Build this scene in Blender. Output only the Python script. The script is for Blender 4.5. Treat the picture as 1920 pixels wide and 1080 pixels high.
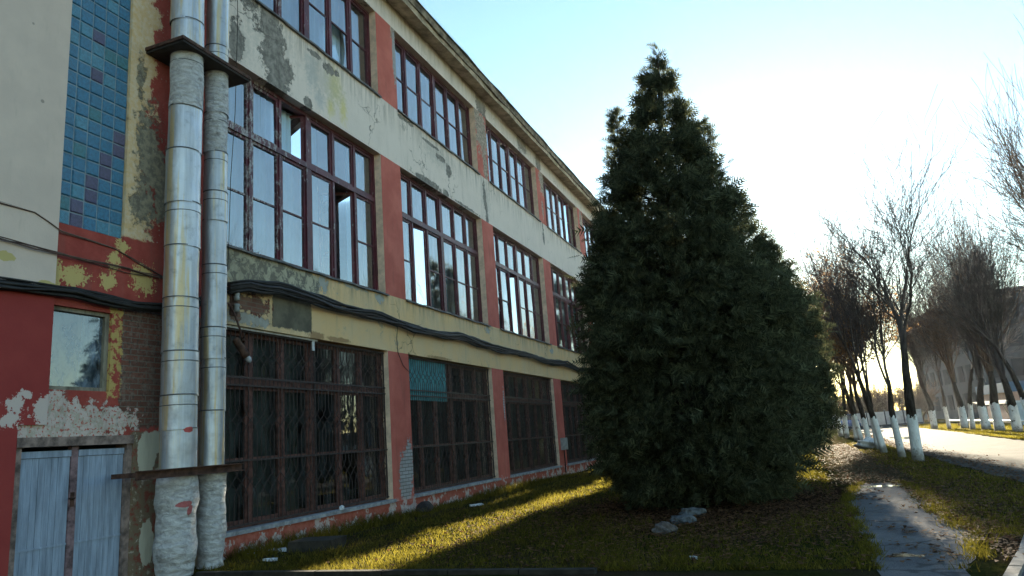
import bpy, math, random
import numpy as np
from mathutils import Vector, Matrix

for o in list(bpy.data.objects):
    bpy.data.objects.remove(o)
C = bpy.context.scene.collection
R = math.radians
SC = bpy.context.scene

# ------------------------------------------------------------------ camera
CAM = Vector((8.2, 0.0, 1.43))
pit, rol, yaw = 0.208397, -0.0748674, 0.355442
fw = Vector((-math.sin(yaw) * math.cos(pit), math.cos(yaw) * math.cos(pit), math.sin(pit)))
r0 = Vector((math.cos(yaw), math.sin(yaw), 0))
u0 = r0.cross(fw)
rv = r0 * math.cos(rol) + u0 * math.sin(rol)
uv = -r0 * math.sin(rol) + u0 * math.cos(rol)
cd = bpy.data.cameras.new('camera')
cd.sensor_width = 36.0
cd.lens = 1341.534 / 1920 * 36
cd.clip_start = 0.05
cd.clip_end = 3000
co = bpy.data.objects.new('camera', cd)
C.objects.link(co)
m = Matrix((rv, uv, -fw)).transposed().to_4x4()
m.translation = CAM
co.matrix_world = m
SC.camera = co

# ------------------------------------------------------------------ light
SUN_AZ, SUN_EL = R(-0.5), R(11.5)          # azimuth measured from +Y towards +X
w = bpy.data.worlds.new('World')
SC.world = w
w.use_nodes = True
nt = w.node_tree
bg = nt.nodes['Background']
sky = nt.nodes.new('ShaderNodeTexSky')
sky.sky_type = 'NISHITA'
sky.sun_disc = False
sky.sun_elevation = SUN_EL
sky.sun_rotation = SUN_AZ
sky.air_density = 1.15
sky.dust_density = 0.12
sky.ozone_density = 1.5
sky.altitude = 0
bg.inputs['Strength'].default_value = 0.05
cool = nt.nodes.new('ShaderNodeMix')          # the camera's cool white balance
cool.data_type = 'RGBA'
cool.blend_type = 'MULTIPLY'
cool.inputs[0].default_value = 1.0
cool.inputs[7].default_value = (0.91, 1.02, 1.03, 1)
nt.links.new(sky.outputs[0], cool.inputs[6])
nt.links.new(cool.outputs[2], bg.inputs['Color'])
sl = bpy.data.lights.new('sun', 'SUN')
sl.energy = 5.0
sl.angle = R(0.5)
sl.color = (1.0, 0.88, 0.66)
so = bpy.data.objects.new('sun', sl)
C.objects.link(so)
sdir = Vector((math.sin(SUN_AZ) * math.cos(SUN_EL), math.cos(SUN_AZ) * math.cos(SUN_EL), math.sin(SUN_EL)))
so.rotation_euler = sdir.to_track_quat('Z', 'Y').to_euler()
so.location = (0, 0, 40)
SC.view_settings.view_transform = 'Standard'
SC.view_settings.look = 'None'
SC.view_settings.gamma = 1
SC.view_settings.exposure = 2.85
SC.render.engine = 'CYCLES'
SC.cycles.max_bounces = 8
SC.cycles.transparent_max_bounces = 16
SC.cycles.caustics_reflective = False
SC.cycles.caustics_refractive = False


# ------------------------------------------------------------------ helpers
class MB:
    """collects shapes into ONE mesh"""
    def __init__(s):
        s.v, s.f, s.m = [], [], []
        s.smooth = []

    def face(s, pts, mi=0, sm=False):
        b = len(s.v)
        s.v += [tuple(p) for p in pts]
        s.f.append(tuple(range(b, b + len(pts))))
        s.m.append(mi)
        s.smooth.append(sm)

    def box(s, x0, x1, y0, y1, z0, z1, mi=0, mside=None):
        b = len(s.v)
        s.v += [(x0, y0, z0), (x1, y0, z0), (x1, y1, z0), (x0, y1, z0), (x0, y0, z1), (x1, y0, z1), (x1, y1, z1), (x0, y1, z1)]
        fs = [(0, 3, 2, 1), (4, 5, 6, 7), (0, 1, 5, 4), (1, 2, 6, 5), (2, 3, 7, 6), (3, 0, 4, 7)]
        for k, f in enumerate(fs):
            s.f.append(tuple(b + i for i in f))
            s.m.append(mside if (mside is not None and k in (2, 4)) else mi)
            s.smooth.append(False)

    def obox(s, c, ex, ey, ez, mi=0):
        """oriented box, half axes as vectors"""
        c, ex, ey, ez = Vector(c), Vector(ex), Vector(ey), Vector(ez)
        b = len(s.v)
        for k in (-1, 1):
            for i, j in ((-1, -1), (1, -1), (1, 1), (-1, 1)):
                s.v.append(tuple(c + ex * i + ey * j + ez * k))
        for f in [(0, 3, 2, 1), (4, 5, 6, 7), (0, 1, 5, 4), (1, 2, 6, 5), (2, 3, 7, 6), (3, 0, 4, 7)]:
            s.f.append(tuple(b + i for i in f))
            s.m.append(mi)
            s.smooth.append(False)

    def tube(s, pts, rads, n=6, mi=0, caps=True, sm=True):
        pts = [Vector(p) for p in pts]
        if not hasattr(rads, '__len__'):
            rads = [rads] * len(pts)
        b = len(s.v)
        ref = Vector((0.31, 0.21, 0.93))
        prev = None
        for i, p in enumerate(pts):
            d = (pts[min(i + 1, len(pts) - 1)] - pts[max(i - 1, 0)])
            if d.length < 1e-9:
                d = Vector((0, 0, 1))
            d.normalize()
            if prev is None:
                a = d.cross(ref)
                if a.length < 0.1:
                    a = d.cross(Vector((1, 0, 0)))
            else:
                a = prev - d * prev.dot(d)
            a.normalize()
            prev = a
            c = d.cross(a)
            for k in range(n):
                t = 2 * math.pi * k / n
                s.v.append(tuple(p + (a * math.cos(t) + c * math.sin(t)) * rads[i]))
        for i in range(len(pts) - 1):
            for k in range(n):
                k2 = (k + 1) % n
                s.f.append((b + i * n + k, b + i * n + k2, b + (i + 1) * n + k2, b + (i + 1) * n + k))
                s.m.append(mi)
                s.smooth.append(sm)
        if caps:
            s.f.append(tuple(b + k for k in reversed(range(n))))
            s.m.append(mi); s.smooth.append(False)
            e = b + (len(pts) - 1) * n
            s.f.append(tuple(e + k for k in range(n)))
            s.m.append(mi); s.smooth.append(False)

    def build(s, name, mats, parent=None, loc=None):
        me = bpy.data.meshes.new(name)
        me.from_pydata(s.v, [], s.f)
        for mt in (mats if isinstance(mats, (list, tuple)) else [mats]):
            me.materials.append(mt)
        me.polygons.foreach_set('material_index', s.m)
        me.polygons.foreach_set('use_smooth', s.smooth)
        me.update()
        return link(name, me, parent, loc)


def link(name, me, parent=None, loc=None):
    o = bpy.data.objects.new(name, me)
    C.objects.link(o)
    if parent is not None:
        o.parent = parent
    if loc is not None:
        o.location = loc
    return o


def np_obj(name, verts, faces, mat, parent=None, smooth=False):
    """verts (N,3), faces (M,3|4)"""
    me = bpy.data.meshes.new(name)
    k = faces.shape[1]
    me.vertices.add(len(verts))
    me.vertices.foreach_set('co', np.ascontiguousarray(verts, dtype=np.float32).ravel())
    me.loops.add(faces.size)
    me.loops.foreach_set('vertex_index', np.ascontiguousarray(faces, dtype=np.int32).ravel())
    me.polygons.add(len(faces))
    me.polygons.foreach_set('loop_start', np.arange(0, faces.size, k, dtype=np.int32))
    if smooth:
        me.polygons.foreach_set('use_smooth', np.ones(len(faces), dtype=bool))
    me.materials.append(mat)
    me.update(calc_edges=True)
    return link(name, me, parent)


def thing(name, label, cat, loc=(0, 0, 0), rotz=0, group=None):
    o = bpy.data.objects.new(name, None)
    C.objects.link(o)
    o.empty_display_size = 0.2
    o.location = loc
    o.rotation_euler = (0, 0, rotz)
    return tag(o, label, cat, group)


def tag(o, label, cat, group=None):
    o['label'] = label
    o['category'] = cat
    if group:
        o['group'] = group
    return o


def struct(o, kind='structure'):
    o['kind'] = kind
    return o


# ------------------------------------------------------------------ materials
class N:
    def __init__(s, name, rough=0.8, metal=0.0, spec=0.3):
        s.mat = bpy.data.materials.new(name)
        s.mat.use_nodes = True
        s.t = s.mat.node_tree
        s.b = s.t.nodes['Principled BSDF']
        s.b.inputs['Roughness'].default_value = rough
        s.b.inputs['Metallic'].default_value = metal
        s.b.inputs['Specular IOR Level'].default_value = spec
        g = s.t.nodes.new('ShaderNodeNewGeometry')
        s.pos = g.outputs['Position']
        s.nor = g.outputs['Normal']
        s._xyz = None

    def put(s, sock, v):
        if isinstance(v, bpy.types.NodeSocket):
            s.t.links.new(v, sock)
        elif isinstance(v, tuple) and len(v) == 3 and sock.type == 'RGBA':
            sock.default_value = (*v, 1)
        else:
            sock.default_value = v

    def axis(s, k):
        if s._xyz is None:
            x = s.t.nodes.new('ShaderNodeSeparateXYZ')
            s.t.links.new(s.pos, x.inputs[0])
            s._xyz = x
        return s._xyz.outputs[k]

    def vm(s, op, a, b):
        n = s.t.nodes.new('ShaderNodeVectorMath')
        n.operation = op
        s.put(n.inputs[0], a)
        if b is not None:
            s.put(n.inputs[1], b)
        return n.outputs['Value'] if op == 'LENGTH' else n.outputs[0]

    def ma(s, op, a, b=0.0, c=None, clamp=False):
        n = s.t.nodes.new('ShaderNodeMath')
        n.operation = op
        n.use_clamp = clamp
        s.put(n.inputs[0], a)
        s.put(n.inputs[1], b)
        if c is not None:
            s.put(n.inputs[2], c)
        return n.outputs[0]

    def noise(s, scale, detail=4.0, rough=0.6, st=None, off=(0, 0, 0), dist=0.0):
        v = s.pos
        if st is not None:
            v = s.vm('MULTIPLY', v, st)
        if off != (0, 0, 0):
            v = s.vm('ADD', v, off)
        n = s.t.nodes.new('ShaderNodeTexNoise')
        n.inputs['Scale'].default_value = scale
        n.inputs['Detail'].default_value = detail
        n.inputs['Roughness'].default_value = rough
        n.inputs['Distortion'].default_value = dist
        s.t.links.new(v, n.inputs['Vector'])
        return n.outputs['Fac']

    def vor(s, scale, feature='F1', st=None, out='Distance', warp=None):
        v = s.pos
        if st is not None:
            v = s.vm('MULTIPLY', v, st)
        if warp is not None:
            v = s.vm('ADD', v, warp)
        n = s.t.nodes.new('ShaderNodeTexVoronoi')
        n.feature = feature
        n.inputs['Scale'].default_value = scale
        s.t.links.new(v, n.inputs['Vector'])
        return n.outputs[out]

    def step(s, x, lo, hi):
        n = s.t.nodes.new('ShaderNodeMapRange')
        n.interpolation_type = 'SMOOTHSTEP'
        s.put(n.inputs['Value'], x)
        s.put(n.inputs['From Min'], lo)
        s.put(n.inputs['From Max'], hi)
        return n.outputs['Result']

    def mix(s, f, a, b, bt='MIX'):
        n = s.t.nodes.new('ShaderNodeMix')
        n.data_type = 'RGBA'
        n.blend_type = bt
        n.clamp_factor = True
        s.put(n.inputs[0], f)
        s.put(n.inputs[6], a)
        s.put(n.inputs[7], b)
        return n.outputs[2]

    def bump(s, h, strength=0.3, dist=0.02):
        n = s.t.nodes.new('ShaderNodeBump')
        n.inputs['Strength'].default_value = strength
        n.inputs['Distance'].default_value = dist
        s.put(n.inputs['Height'], h)
        s.t.links.new(n.outputs[0], s.b.inputs['Normal'])

    def col(s, c):
        s.put(s.b.inputs['Base Color'], c)

    def rough(s, r):
        s.put(s.b.inputs['Roughness'], r)

    def mask(s, spots, noise, amp=0.9, soft=0.05):
        """spots: centres and half axes (y, z, ry, rz) on the facade, ragged by noise"""
        acc = None
        for (y, z, ry, rz) in spots:
            d = s.vm('SUBTRACT', s.pos, (0, y, z))
            d = s.vm('MULTIPLY', d, (0, 1 / ry, 1 / rz))
            l = s.vm('LENGTH', d, None)
            acc = l if acc is None else s.ma('MINIMUM', acc, l)
        f = s.ma('SUBTRACT', 1.0, acc)
        f = s.ma('ADD', f, s.ma('MULTIPLY', s.ma('SUBTRACT', noise, 0.5), amp * 2))
        return s.step(f, 0.0, soft)

    def zone(s, y0, y1, z0, z1, noise, amp=0.06, soft=0.015):
        """ragged rectangle in y, z"""
        k = s.ma('MULTIPLY', s.ma('SUBTRACT', noise, 0.5), amp * 2)
        Y, Z = s.axis(1), s.axis(2)
        a = s.ma('MINIMUM', s.ma('SUBTRACT', Y, y0), s.ma('SUBTRACT', y1, Y))
        b = s.ma('MINIMUM', s.ma('SUBTRACT', Z, z0), s.ma('SUBTRACT', z1, Z))
        return s.step(s.ma('ADD', s.ma('MINIMUM', a, b), k), -soft, soft)

    def bricks(s, c1, c2, mortar, scale=1.0):
        v = s.t.nodes.new('ShaderNodeCombineXYZ')
        s.t.links.new(s.axis(1), v.inputs[0])
        s.t.links.new(s.axis(2), v.inputs[1])
        n = s.t.nodes.new('ShaderNodeTexBrick')
        n.inputs['Scale'].default_value = scale
        n.inputs['Brick Width'].default_value = 0.26
        n.inputs['Row Height'].default_value = 0.077
        n.inputs['Mortar Size'].default_value = 0.008
        n.inputs['Bias'].default_value = -0.1
        s.put(n.inputs['Color1'], (*c1, 1)); s.put(n.inputs['Color2'], (*c2, 1)); s.put(n.inputs['Mortar'], (*mortar, 1))
        s.t.links.new(v.outputs[0], n.inputs['Vector'])
        return n.outputs['Color'], n.outputs['Fac']


CREAM = (0.80, 0.69, 0.61)
OCHRE = (0.82, 0.56, 0.28)
RED = (0.56, 0.135, 0.10)
GREYM = (0.24, 0.22, 0.20)


def plain(name, col, rough=0.8, metal=0.0, var=0.25, scale=6.0, bump=0.15, bscale=30.0, st=None, spec=0.3):
    n = N(name, rough, metal, spec)
    f = n.noise(scale, 5, 0.65, st=st)
    c = n.mix(n.step(f, 0.3, 0.7), tuple(x * (1 - var) for x in col), tuple(min(1, x * (1 + var)) for x in col))
    n.col(c)
    if bump:
        n.bump(n.noise(bscale, 4, 0.6), bump, 0.01)
    return n.mat


def weather(n, c, lo=0.0):
    """vertical dirt streaks, mottling and hair cracks"""
    st = n.noise(3.0, 5, 0.65, st=(1, 1.4, 0.22))
    c = n.mix(n.ma('MULTIPLY', n.step(st, 0.52, 0.78), 0.38), c, (0.34, 0.28, 0.22))
    mo = n.noise(1.1, 6, 0.62)
    c = n.mix(n.ma('MULTIPLY', n.step(mo, 0.4, 0.75), 0.22), c, (0.52, 0.44, 0.36))
    wp = n.t.nodes.new('ShaderNodeTexNoise')
    wp.inputs['Scale'].default_value = 3.5
    n.t.links.new(n.pos, wp.inputs['Vector'])
    wv = n.vm('MULTIPLY', wp.outputs['Color'], (0.5, 0.5, 0.5))
    e = n.vor(0.75, 'DISTANCE_TO_EDGE', warp=wv)
    cr = n.ma('MULTIPLY', n.ma('SUBTRACT', 1.0, n.step(e, 0.002, 0.008)), n.step(n.noise(0.5, 2), 0.53, 0.62))
    c = n.mix(n.ma('MULTIPLY', cr, 0.7), c, (0.14, 0.12, 0.10))
    return c, cr


def drips(n, c, ztop, length, col=(0.20, 0.17, 0.14), k=0.6):
    z = n.axis(2)
    a = n.ma('MULTIPLY', n.step(z, ztop - length, ztop), n.step(n.ma('SUBTRACT', ztop + 0.01, z), 0.0, 0.01))
    s_ = n.noise(5.5, 5, 0.7, st=(1, 1.3, 0.10), off=(0, 3, 0))
    return n.mix(n.ma('MULTIPLY', n.ma('MULTIPLY', a, n.step(s_, 0.42, 0.66)), k), c, col)


def peel_colour(n):
    a = n.noise(7, 6, 0.7)
    b = n.noise(19, 4, 0.7, off=(3, 1, 7))
    c = n.mix(n.step(a, 0.35, 0.65), (0.16, 0.145, 0.13), (0.34, 0.31, 0.275))
    return n.mix(n.ma('MULTIPLY', n.step(b, 0.55, 0.72), 0.5), c, (0.50, 0.46, 0.38))


def mat_band_upper():
    n = N('cream plaster', 0.9, spec=0.15)
    nz = n.noise(2.6, 6, 0.68)
    nz2 = n.noise(9.0, 5, 0.7, off=(4, 2, 9))
    c, cr = weather(n, CREAM)
    c = drips(n, c, 9.75, 0.9)
    c = drips(n, c, 12.62, 0.7, (0.25, 0.19, 0.12))
    fk = n.ma('MULTIPLY', n.step(n.noise(4.2, 7, 0.75, off=(7, 7, 2)), 0.60, 0.63), n.step(n.noise(0.45, 3, 0.6, off=(1, 5, 2)), 0.48, 0.58))
    c = n.mix(n.ma('MULTIPLY', fk, 0.85), c, (0.36, 0.31, 0.26))
    # yellow run under the broken window
    ys = n.mask([(12.05, 9.15, 0.42, 0.62), (12.35, 8.75, 0.22, 0.5), (11.9, 8.6, 0.2, 0.35)], nz2, 1.0, 0.9)
    c = n.mix(n.ma('MULTIPLY', ys, 0.75), c, (0.68, 0.58, 0.20))
    bs = n.mask([(11.25, 9.1, 0.3, 0.6), (11.5, 8.6, 0.25, 0.3)], nz2, 1.0, 0.8)
    c = n.mix(n.ma('MULTIPLY', bs, 0.55), c, (0.40, 0.43, 0.44))
    sp = n.mask([(9.95, 9.4, 0.36, 0.5), (10.15, 8.8, 0.42, 0.62), (10.25, 8.35, 0.3, 0.25), (9.1, 8.62, 0.18, 0.4), (9.35, 9.65, 0.35, 0.2),
                 (11.85, 9.46, 0.3, 0.12), (11.1, 8.35, 0.12, 0.16), (11.4, 9.55, 0.3, 0.06), (16.6, 9.5, 0.5, 0.05), (17.1, 9.3, 0.3, 0.09), (17.6, 9.1, 0.16, 0.18),
                 (15.2, 9.65, 0.4, 0.06), (18.8, 8.3, 0.9, 0.05), (20.2, 9.2, 0.12, 0.6), (20.3, 8.5, 0.1, 0.4), (16.3, 8.32, 0.8, 0.1), (17.3, 8.3, 0.2, 0.12),
                 (24.3, 12.5, 0.5, 0.4), (20.4, 12.3, 0.4, 0.45), (26.2, 12.3, 0.3, 0.4), (26.1, 9.3, 0.1, 0.4), (32.2, 9.2, 0.12, 0.5)], n.ma('ADD', n.ma('MULTIPLY', nz, 0.55), n.ma('MULTIPLY', n.noise(11.0, 7, 0.8, off=(1, 8, 3)), 0.45)), 2.6, 0.10)
    c = n.mix(n.ma('MULTIPLY', n.mask([(9.95, 9.2, 0.9, 0.9), (9.2, 8.7, 0.4, 0.6), (11.7, 9.1, 0.9, 0.6), (17, 9.3, 1.2, 0.4), (20.3, 9, 0.5, 0.8), (24.4, 12.4, 0.9, 0.6)], nz2, 1.5, 0.8), 0.45), c, (0.46, 0.43, 0.38))
    c = n.mix(sp, c, peel_colour(n))
    rim = n.ma('MULTIPLY', sp, n.ma('SUBTRACT', 1.0, sp))
    c = n.mix(n.ma('MULTIPLY', rim, 2.4), c, (0.10, 0.09, 0.08))
    # browner and darker towards the top of the wall
    dz = n.step(n.ma('ADD', n.axis(2), n.ma('MULTIPLY', nz, 0.7)), 12.35, 13.1)
    c = n.mix(n.ma('MULTIPLY', dz, 0.55), c, (0.36, 0.30, 0.22))
    n.col(c)
    n.bump(n.ma('SUBTRACT', n.ma('ADD', n.ma('MULTIPLY', nz2, 0.25), n.ma('MULTIPLY', n.noise(60, 2), 0.12)), n.ma('ADD', sp, cr)), 0.8, 0.035)
    return n.mat


def mat_band_lower():
    n = N('ochre plaster', 0.9, spec=0.15)
    nz = n.noise(2.8, 6, 0.68)
    nz2 = n.noise(8.0, 5, 0.7, off=(4, 2, 9))
    base = n.mix(n.step(n.noise(0.8, 4), 0.35, 0.7), OCHRE, (0.78, 0.58, 0.34))
    c, cr = weather(n, base)
    c = drips(n, c, 4.86, 0.6)
    fk = n.ma('MULTIPLY', n.step(n.noise(4.2, 7, 0.75, off=(7, 7, 2)), 0.60, 0.63), n.step(n.noise(0.45, 3, 0.6, off=(1, 5, 2)), 0.48, 0.58))
    c = n.mix(n.ma('MULTIPLY', fk, 0.85), c, (0.42, 0.36, 0.27))
    # mottled flaking zone beside the pipes
    mo = n.mask([(9.6, 4.62, 1.5, 0.42), (10.9, 4.6, 0.5, 0.3)], nz, 0.5, 0.12)
    fl = n.step(n.noise(6.0, 6, 0.75, off=(2, 6, 1), dist=0.6), 0.47, 0.53)
    mc = n.mix(fl, (0.20, 0.185, 0.15), (0.50, 0.46, 0.33))
    c = n.mix(mo, c, mc)
    cem = n.zone(10.02, 11.12, 3.66, 4.32, nz2, 0.08)
    c = n.mix(cem, c, n.mix(n.step(nz, 0.35, 0.7), (0.11, 0.10, 0.075), (0.20, 0.18, 0.13)))
    sp = n.mask([(9.2, 3.72, 0.5, 0.12), (9.7, 3.7, 0.25, 0.10), (13.6, 4.72, 0.16, 0.12), (19.7, 4.7, 0.2, 0.10), (12.6, 4.82, 0.5, 0.06), (11.5, 4.7, 0.14, 0.2), (25.9, 4.6, 0.2, 0.1)], nz2, 1.8, 0.08)
    c = n.mix(sp, c, (0.42, 0.42, 0.38))
    bm = n.mask([(9.55, 3.97, 0.42, 0.17), (9.1, 3.95, 0.16, 0.3)], nz2, 1.4, 0.05)
    bc, bf = n.bricks((0.20, 0.055, 0.038), (0.13, 0.04, 0.03), (0.16, 0.12, 0.1))
    c = n.mix(bm, c, bc)
    rs = n.mask([(11.25, 3.62, 0.3, 0.1), (12.0, 3.62, 0.5, 0.06), (16.4, 3.6, 0.8, 0.05), (10.7, 4.9, 1.6, 0.05)], nz2, 0.8, 0.4)
    c = n.mix(n.ma('MULTIPLY', rs, 0.7), c, (0.25, 0.13, 0.06))
    dk = n.step(n.ma('ADD', n.ma('MULTIPLY', n.ma('SUBTRACT', n.axis(1), 8.8), -0.16), nz), 0.15, 0.5)
    c = n.mix(n.ma('MULTIPLY', dk, 0.5), c, (0.2, 0.17, 0.12))
    n.col(c)
    n.bump(n.ma('SUBTRACT', n.ma('MULTIPLY', nz2, 0.35), n.ma('ADD', n.ma('ADD', bm, sp), n.ma('ADD', cr, cem))), 0.8, 0.035)
    return n.mat


def mat_pilaster():
    n = N('red painted plaster', 0.85, spec=0.2)
    nz = n.noise(3.2, 6, 0.68)
    nz2 = n.noise(11.0, 5, 0.7, off=(4, 2, 9))
    c = n.mix(n.step(n.noise(1.4, 5, 0.6), 0.35, 0.7), tuple(x * 0.86 for x in RED), (0.61, 0.17, 0.13))
    st = n.noise(3.0, 5, 0.65, st=(1, 1.6, 0.2))
    c = n.mix(n.ma('MULTIPLY', n.step(st, 0.52, 0.8), 0.5), c, (0.20, 0.075, 0.06))
    pe = n.mask([(20.3, 11.3, 0.5, 0.85), (20.45, 10.2, 0.2, 0.5), (26.5, 11.6, 0.32, 0.6), (26.3, 10.4, 0.12, 0.4), (32.3, 11.5, 0.3, 0.5), (14.72, 11.9, 0.14, 0.3), (19.95, 11.9, 0.3, 0.4)], n.ma('ADD', n.ma('MULTIPLY', nz, 0.5), n.ma('MULTIPLY', nz2, 0.5)), 2.2, 0.08)
    c = n.mix(pe, c, n.mix(n.step(nz2, 0.4, 0.62), (0.20, 0.17, 0.14), (0.52, 0.40, 0.31)))
    # bare brick washed white
    wb = n.mask([(14.45, 0.75, 0.30, 0.62), (14.62, 1.1, 0.2, 0.5), (14.72, 11.2, 0.10, 0.75), (20.62, 2.5, 0.06, 0.5), (20.5, 0.12, 0.4, 0.22)], nz2, 1.1, 0.06)
    bc, bf = n.bricks((0.44, 0.44, 0.45), (0.37, 0.35, 0.34), (0.17, 0.155, 0.15))
    c = n.mix(wb, c, bc)
    ch = n.step(n.ma('ADD', n.axis(2), n.ma('MULTIPLY', nz2, -1.0)), -0.12, -0.28)
    c = n.mix(ch, c, (0.55, 0.38, 0.34))
    n.col(c)
    n.bump(n.ma('SUBTRACT', n.ma('MULTIPLY', nz2, 0.3), n.ma('ADD', n.ma('MULTIPLY', wb, n.ma('ADD', 0.6, bf)), pe)), 0.6, 0.02)
    return n.mat


def mat_plinth():
    n = N('peeling plinth paint', 0.9, spec=0.15)
    nz = n.noise(2.8, 6, 0.7)
    nz2 = n.noise(12.0, 5, 0.7)
    c = n.mix(n.step(nz2, 0.3, 0.7), (0.36, 0.085, 0.055), (0.46, 0.15, 0.11))
    f = n.ma('SUBTRACT', nz, n.ma('MULTIPLY', n.step(n.axis(2), -0.1, 0.38), 0.12))
    c = n.mix(n.step(f, 0.44, 0.47), c, n.mix(n.step(nz2, 0.4, 0.65), (0.52, 0.38, 0.35), (0.6, 0.56, 0.53)))
    c = n.mix(n.step(f, 0.56, 0.59), c, n.mix(n.step(nz2, 0.4, 0.6), (0.15, 0.12, 0.09), (0.26, 0.22, 0.18)))
    n.col(c)
    n.bump(n.ma('SUBTRACT', nz2, n.step(f, 0.44, 0.47)), 0.5, 0.02)
    return n.mat


def mat_left_wall():
    n = N('patched left wall', 0.9, spec=0.15)
    nz = n.noise(2.6, 6, 0.68)
    nz2 = n.noise(9.0, 5, 0.7, off=(4, 2, 9))
    nz3 = n.noise(26.0, 3, 0.6, off=(1, 2, 3))
    red = n.mix(n.step(nz, 0.35, 0.7), (0.30, 0.055, 0.045), (0.42, 0.09, 0.07))
    ochre = n.mix(n.step(nz2, 0.35, 0.7), (0.66, 0.45, 0.23), (0.72, 0.58, 0.42))
    pier = n.mix(n.step(n.ma('ADD', n.noise(1.7, 6, 0.7, off=(8, 3, 4)), n.ma('MULTIPLY', n.ma('SUBTRACT', n.axis(1), 7.32), 0.8)), 0.48, 0.53), ochre, red)
    gm = n.mask([(7.35, 5.9, 0.26, 0.75), (7.3, 5.1, 0.25, 0.4), (7.55, 5.5, 0.2, 0.7), (7.15, 7.0, 0.1, 0.35)], n.ma('ADD', n.ma('MULTIPLY', nz, 0.5), n.ma('MULTIPLY', n.noise(12.0, 6, 0.8, off=(1, 8, 3)), 0.5)), 3.0, 0.25)
    pier = n.mix(gm, pier, n.mix(n.step(nz2, 0.4, 0.6), (0.17, 0.15, 0.12), (0.32, 0.28, 0.20)))
    wh = n.step(nz3, 0.64, 0.68)
    pier = n.mix(n.ma('MULTIPLY', wh, 0.6), pier, (0.5, 0.46, 0.4))
    rz = n.zone(4.0, 7.75, 3.2, 4.55, nz2, 0.05)
    rspot = n.mask([(6.83, 4.18, 0.09, 0.13), (6.27, 3.85, 0.2, 0.14), (6.75, 3.88, 0.13, 0.12), (6.02, 3.85, 0.08, 0.2), (6.95, 4.4, 0.1, 0.1), (7.3, 4.0, 0.2, 0.2)], n.ma('ADD', n.ma('MULTIPLY', nz2, 0.6), n.ma('MULTIPLY', nz3, 0.4)), 2.6, 0.12)
    redz = n.mix(rspot, red, (0.56, 0.42, 0.17))
    c = n.mix(rz, pier, redz)
    # brick beside the small window
    low = n.step(n.axis(2), 3.62, 3.52)
    c = n.mix(low, c, red)
    bm = n.zone(6.98, 9.0, 1.95, 3.58, nz2, 0.12)
    bc, bf = n.bricks((0.20, 0.075, 0.052), (0.12, 0.055, 0.042), (0.17, 0.145, 0.12))
    dirt = n.mix(n.step(nz2, 0.45, 0.7), bc, (0.22, 0.17, 0.14))
    c = n.mix(bm, c, n.mix(n.step(nz3, 0.5, 0.7), dirt, (0.07, 0.06, 0.05)))
    jam = n.zone(6.80, 7.0, 2.35, 3.55, nz2, 0.10)
    c = n.mix(jam, c, n.mix(n.step(nz2, 0.46, 0.52), red, (0.50, 0.36, 0.13)))
    # pale flaked area over the door
    pl = n.mask([(6.35, 2.02, 0.62, 0.28), (6.05, 2.2, 0.3, 0.22), (6.9, 2.05, 0.4, 0.18), (5.75, 1.95, 0.25, 0.12), (5.6, 2.15, 0.1, 0.1), (5.72, 2.3, 0.1, 0.05), (6.3, 1.88, 0.7, 0.12)], nz2, 1.3, 0.06)
    pc = n.mix(n.step(nz2, 0.42, 0.55), (0.46, 0.40, 0.33), (0.60, 0.50, 0.46))
    pc = n.mix(n.step(nz3, 0.55, 0.62), pc, (0.46, 0.12, 0.09))
    c = n.mix(pl, c, pc)
    # strip between the door and the pipes
    sz = n.zone(7.16, 9.0, -0.5, 1.9, nz2, 0.06)
    sc_ = n.mix(n.step(nz2, 0.40, 0.5), (0.24, 0.07, 0.05), (0.20, 0.15, 0.10))
    sc_ = n.mix(n.step(nz2, 0.58, 0.62), sc_, (0.46, 0.40, 0.33))
    wt = n.mask([(7.46, 1.62, 0.16, 0.3), (7.62, 1.8, 0.14, 0.2), (7.5, 0.45, 0.12, 0.3)], nz2, 0.4, 0.05)
    sc_ = n.mix(wt, sc_, (0.55, 0.52, 0.42))
    c = n.mix(sz, c, sc_)
    st = n.noise(3.0, 5, 0.65, st=(1, 1.4, 0.22))
    c = n.mix(n.ma('MULTIPLY', n.step(st, 0.5, 0.78), 0.45), c, (0.16, 0.12, 0.10))
    n.col(c)
    n.bump(n.ma('SUBTRACT', n.ma('ADD', n.ma('MULTIPLY', nz2, 0.6), n.ma('MULTIPLY', nz3, 0.2)), n.ma('ADD', gm, n.ma('ADD', n.ma('MULTIPLY', bm, n.ma('ADD', bf, 0.3)), pl))), 0.7, 0.025)
    return n.mat


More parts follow.
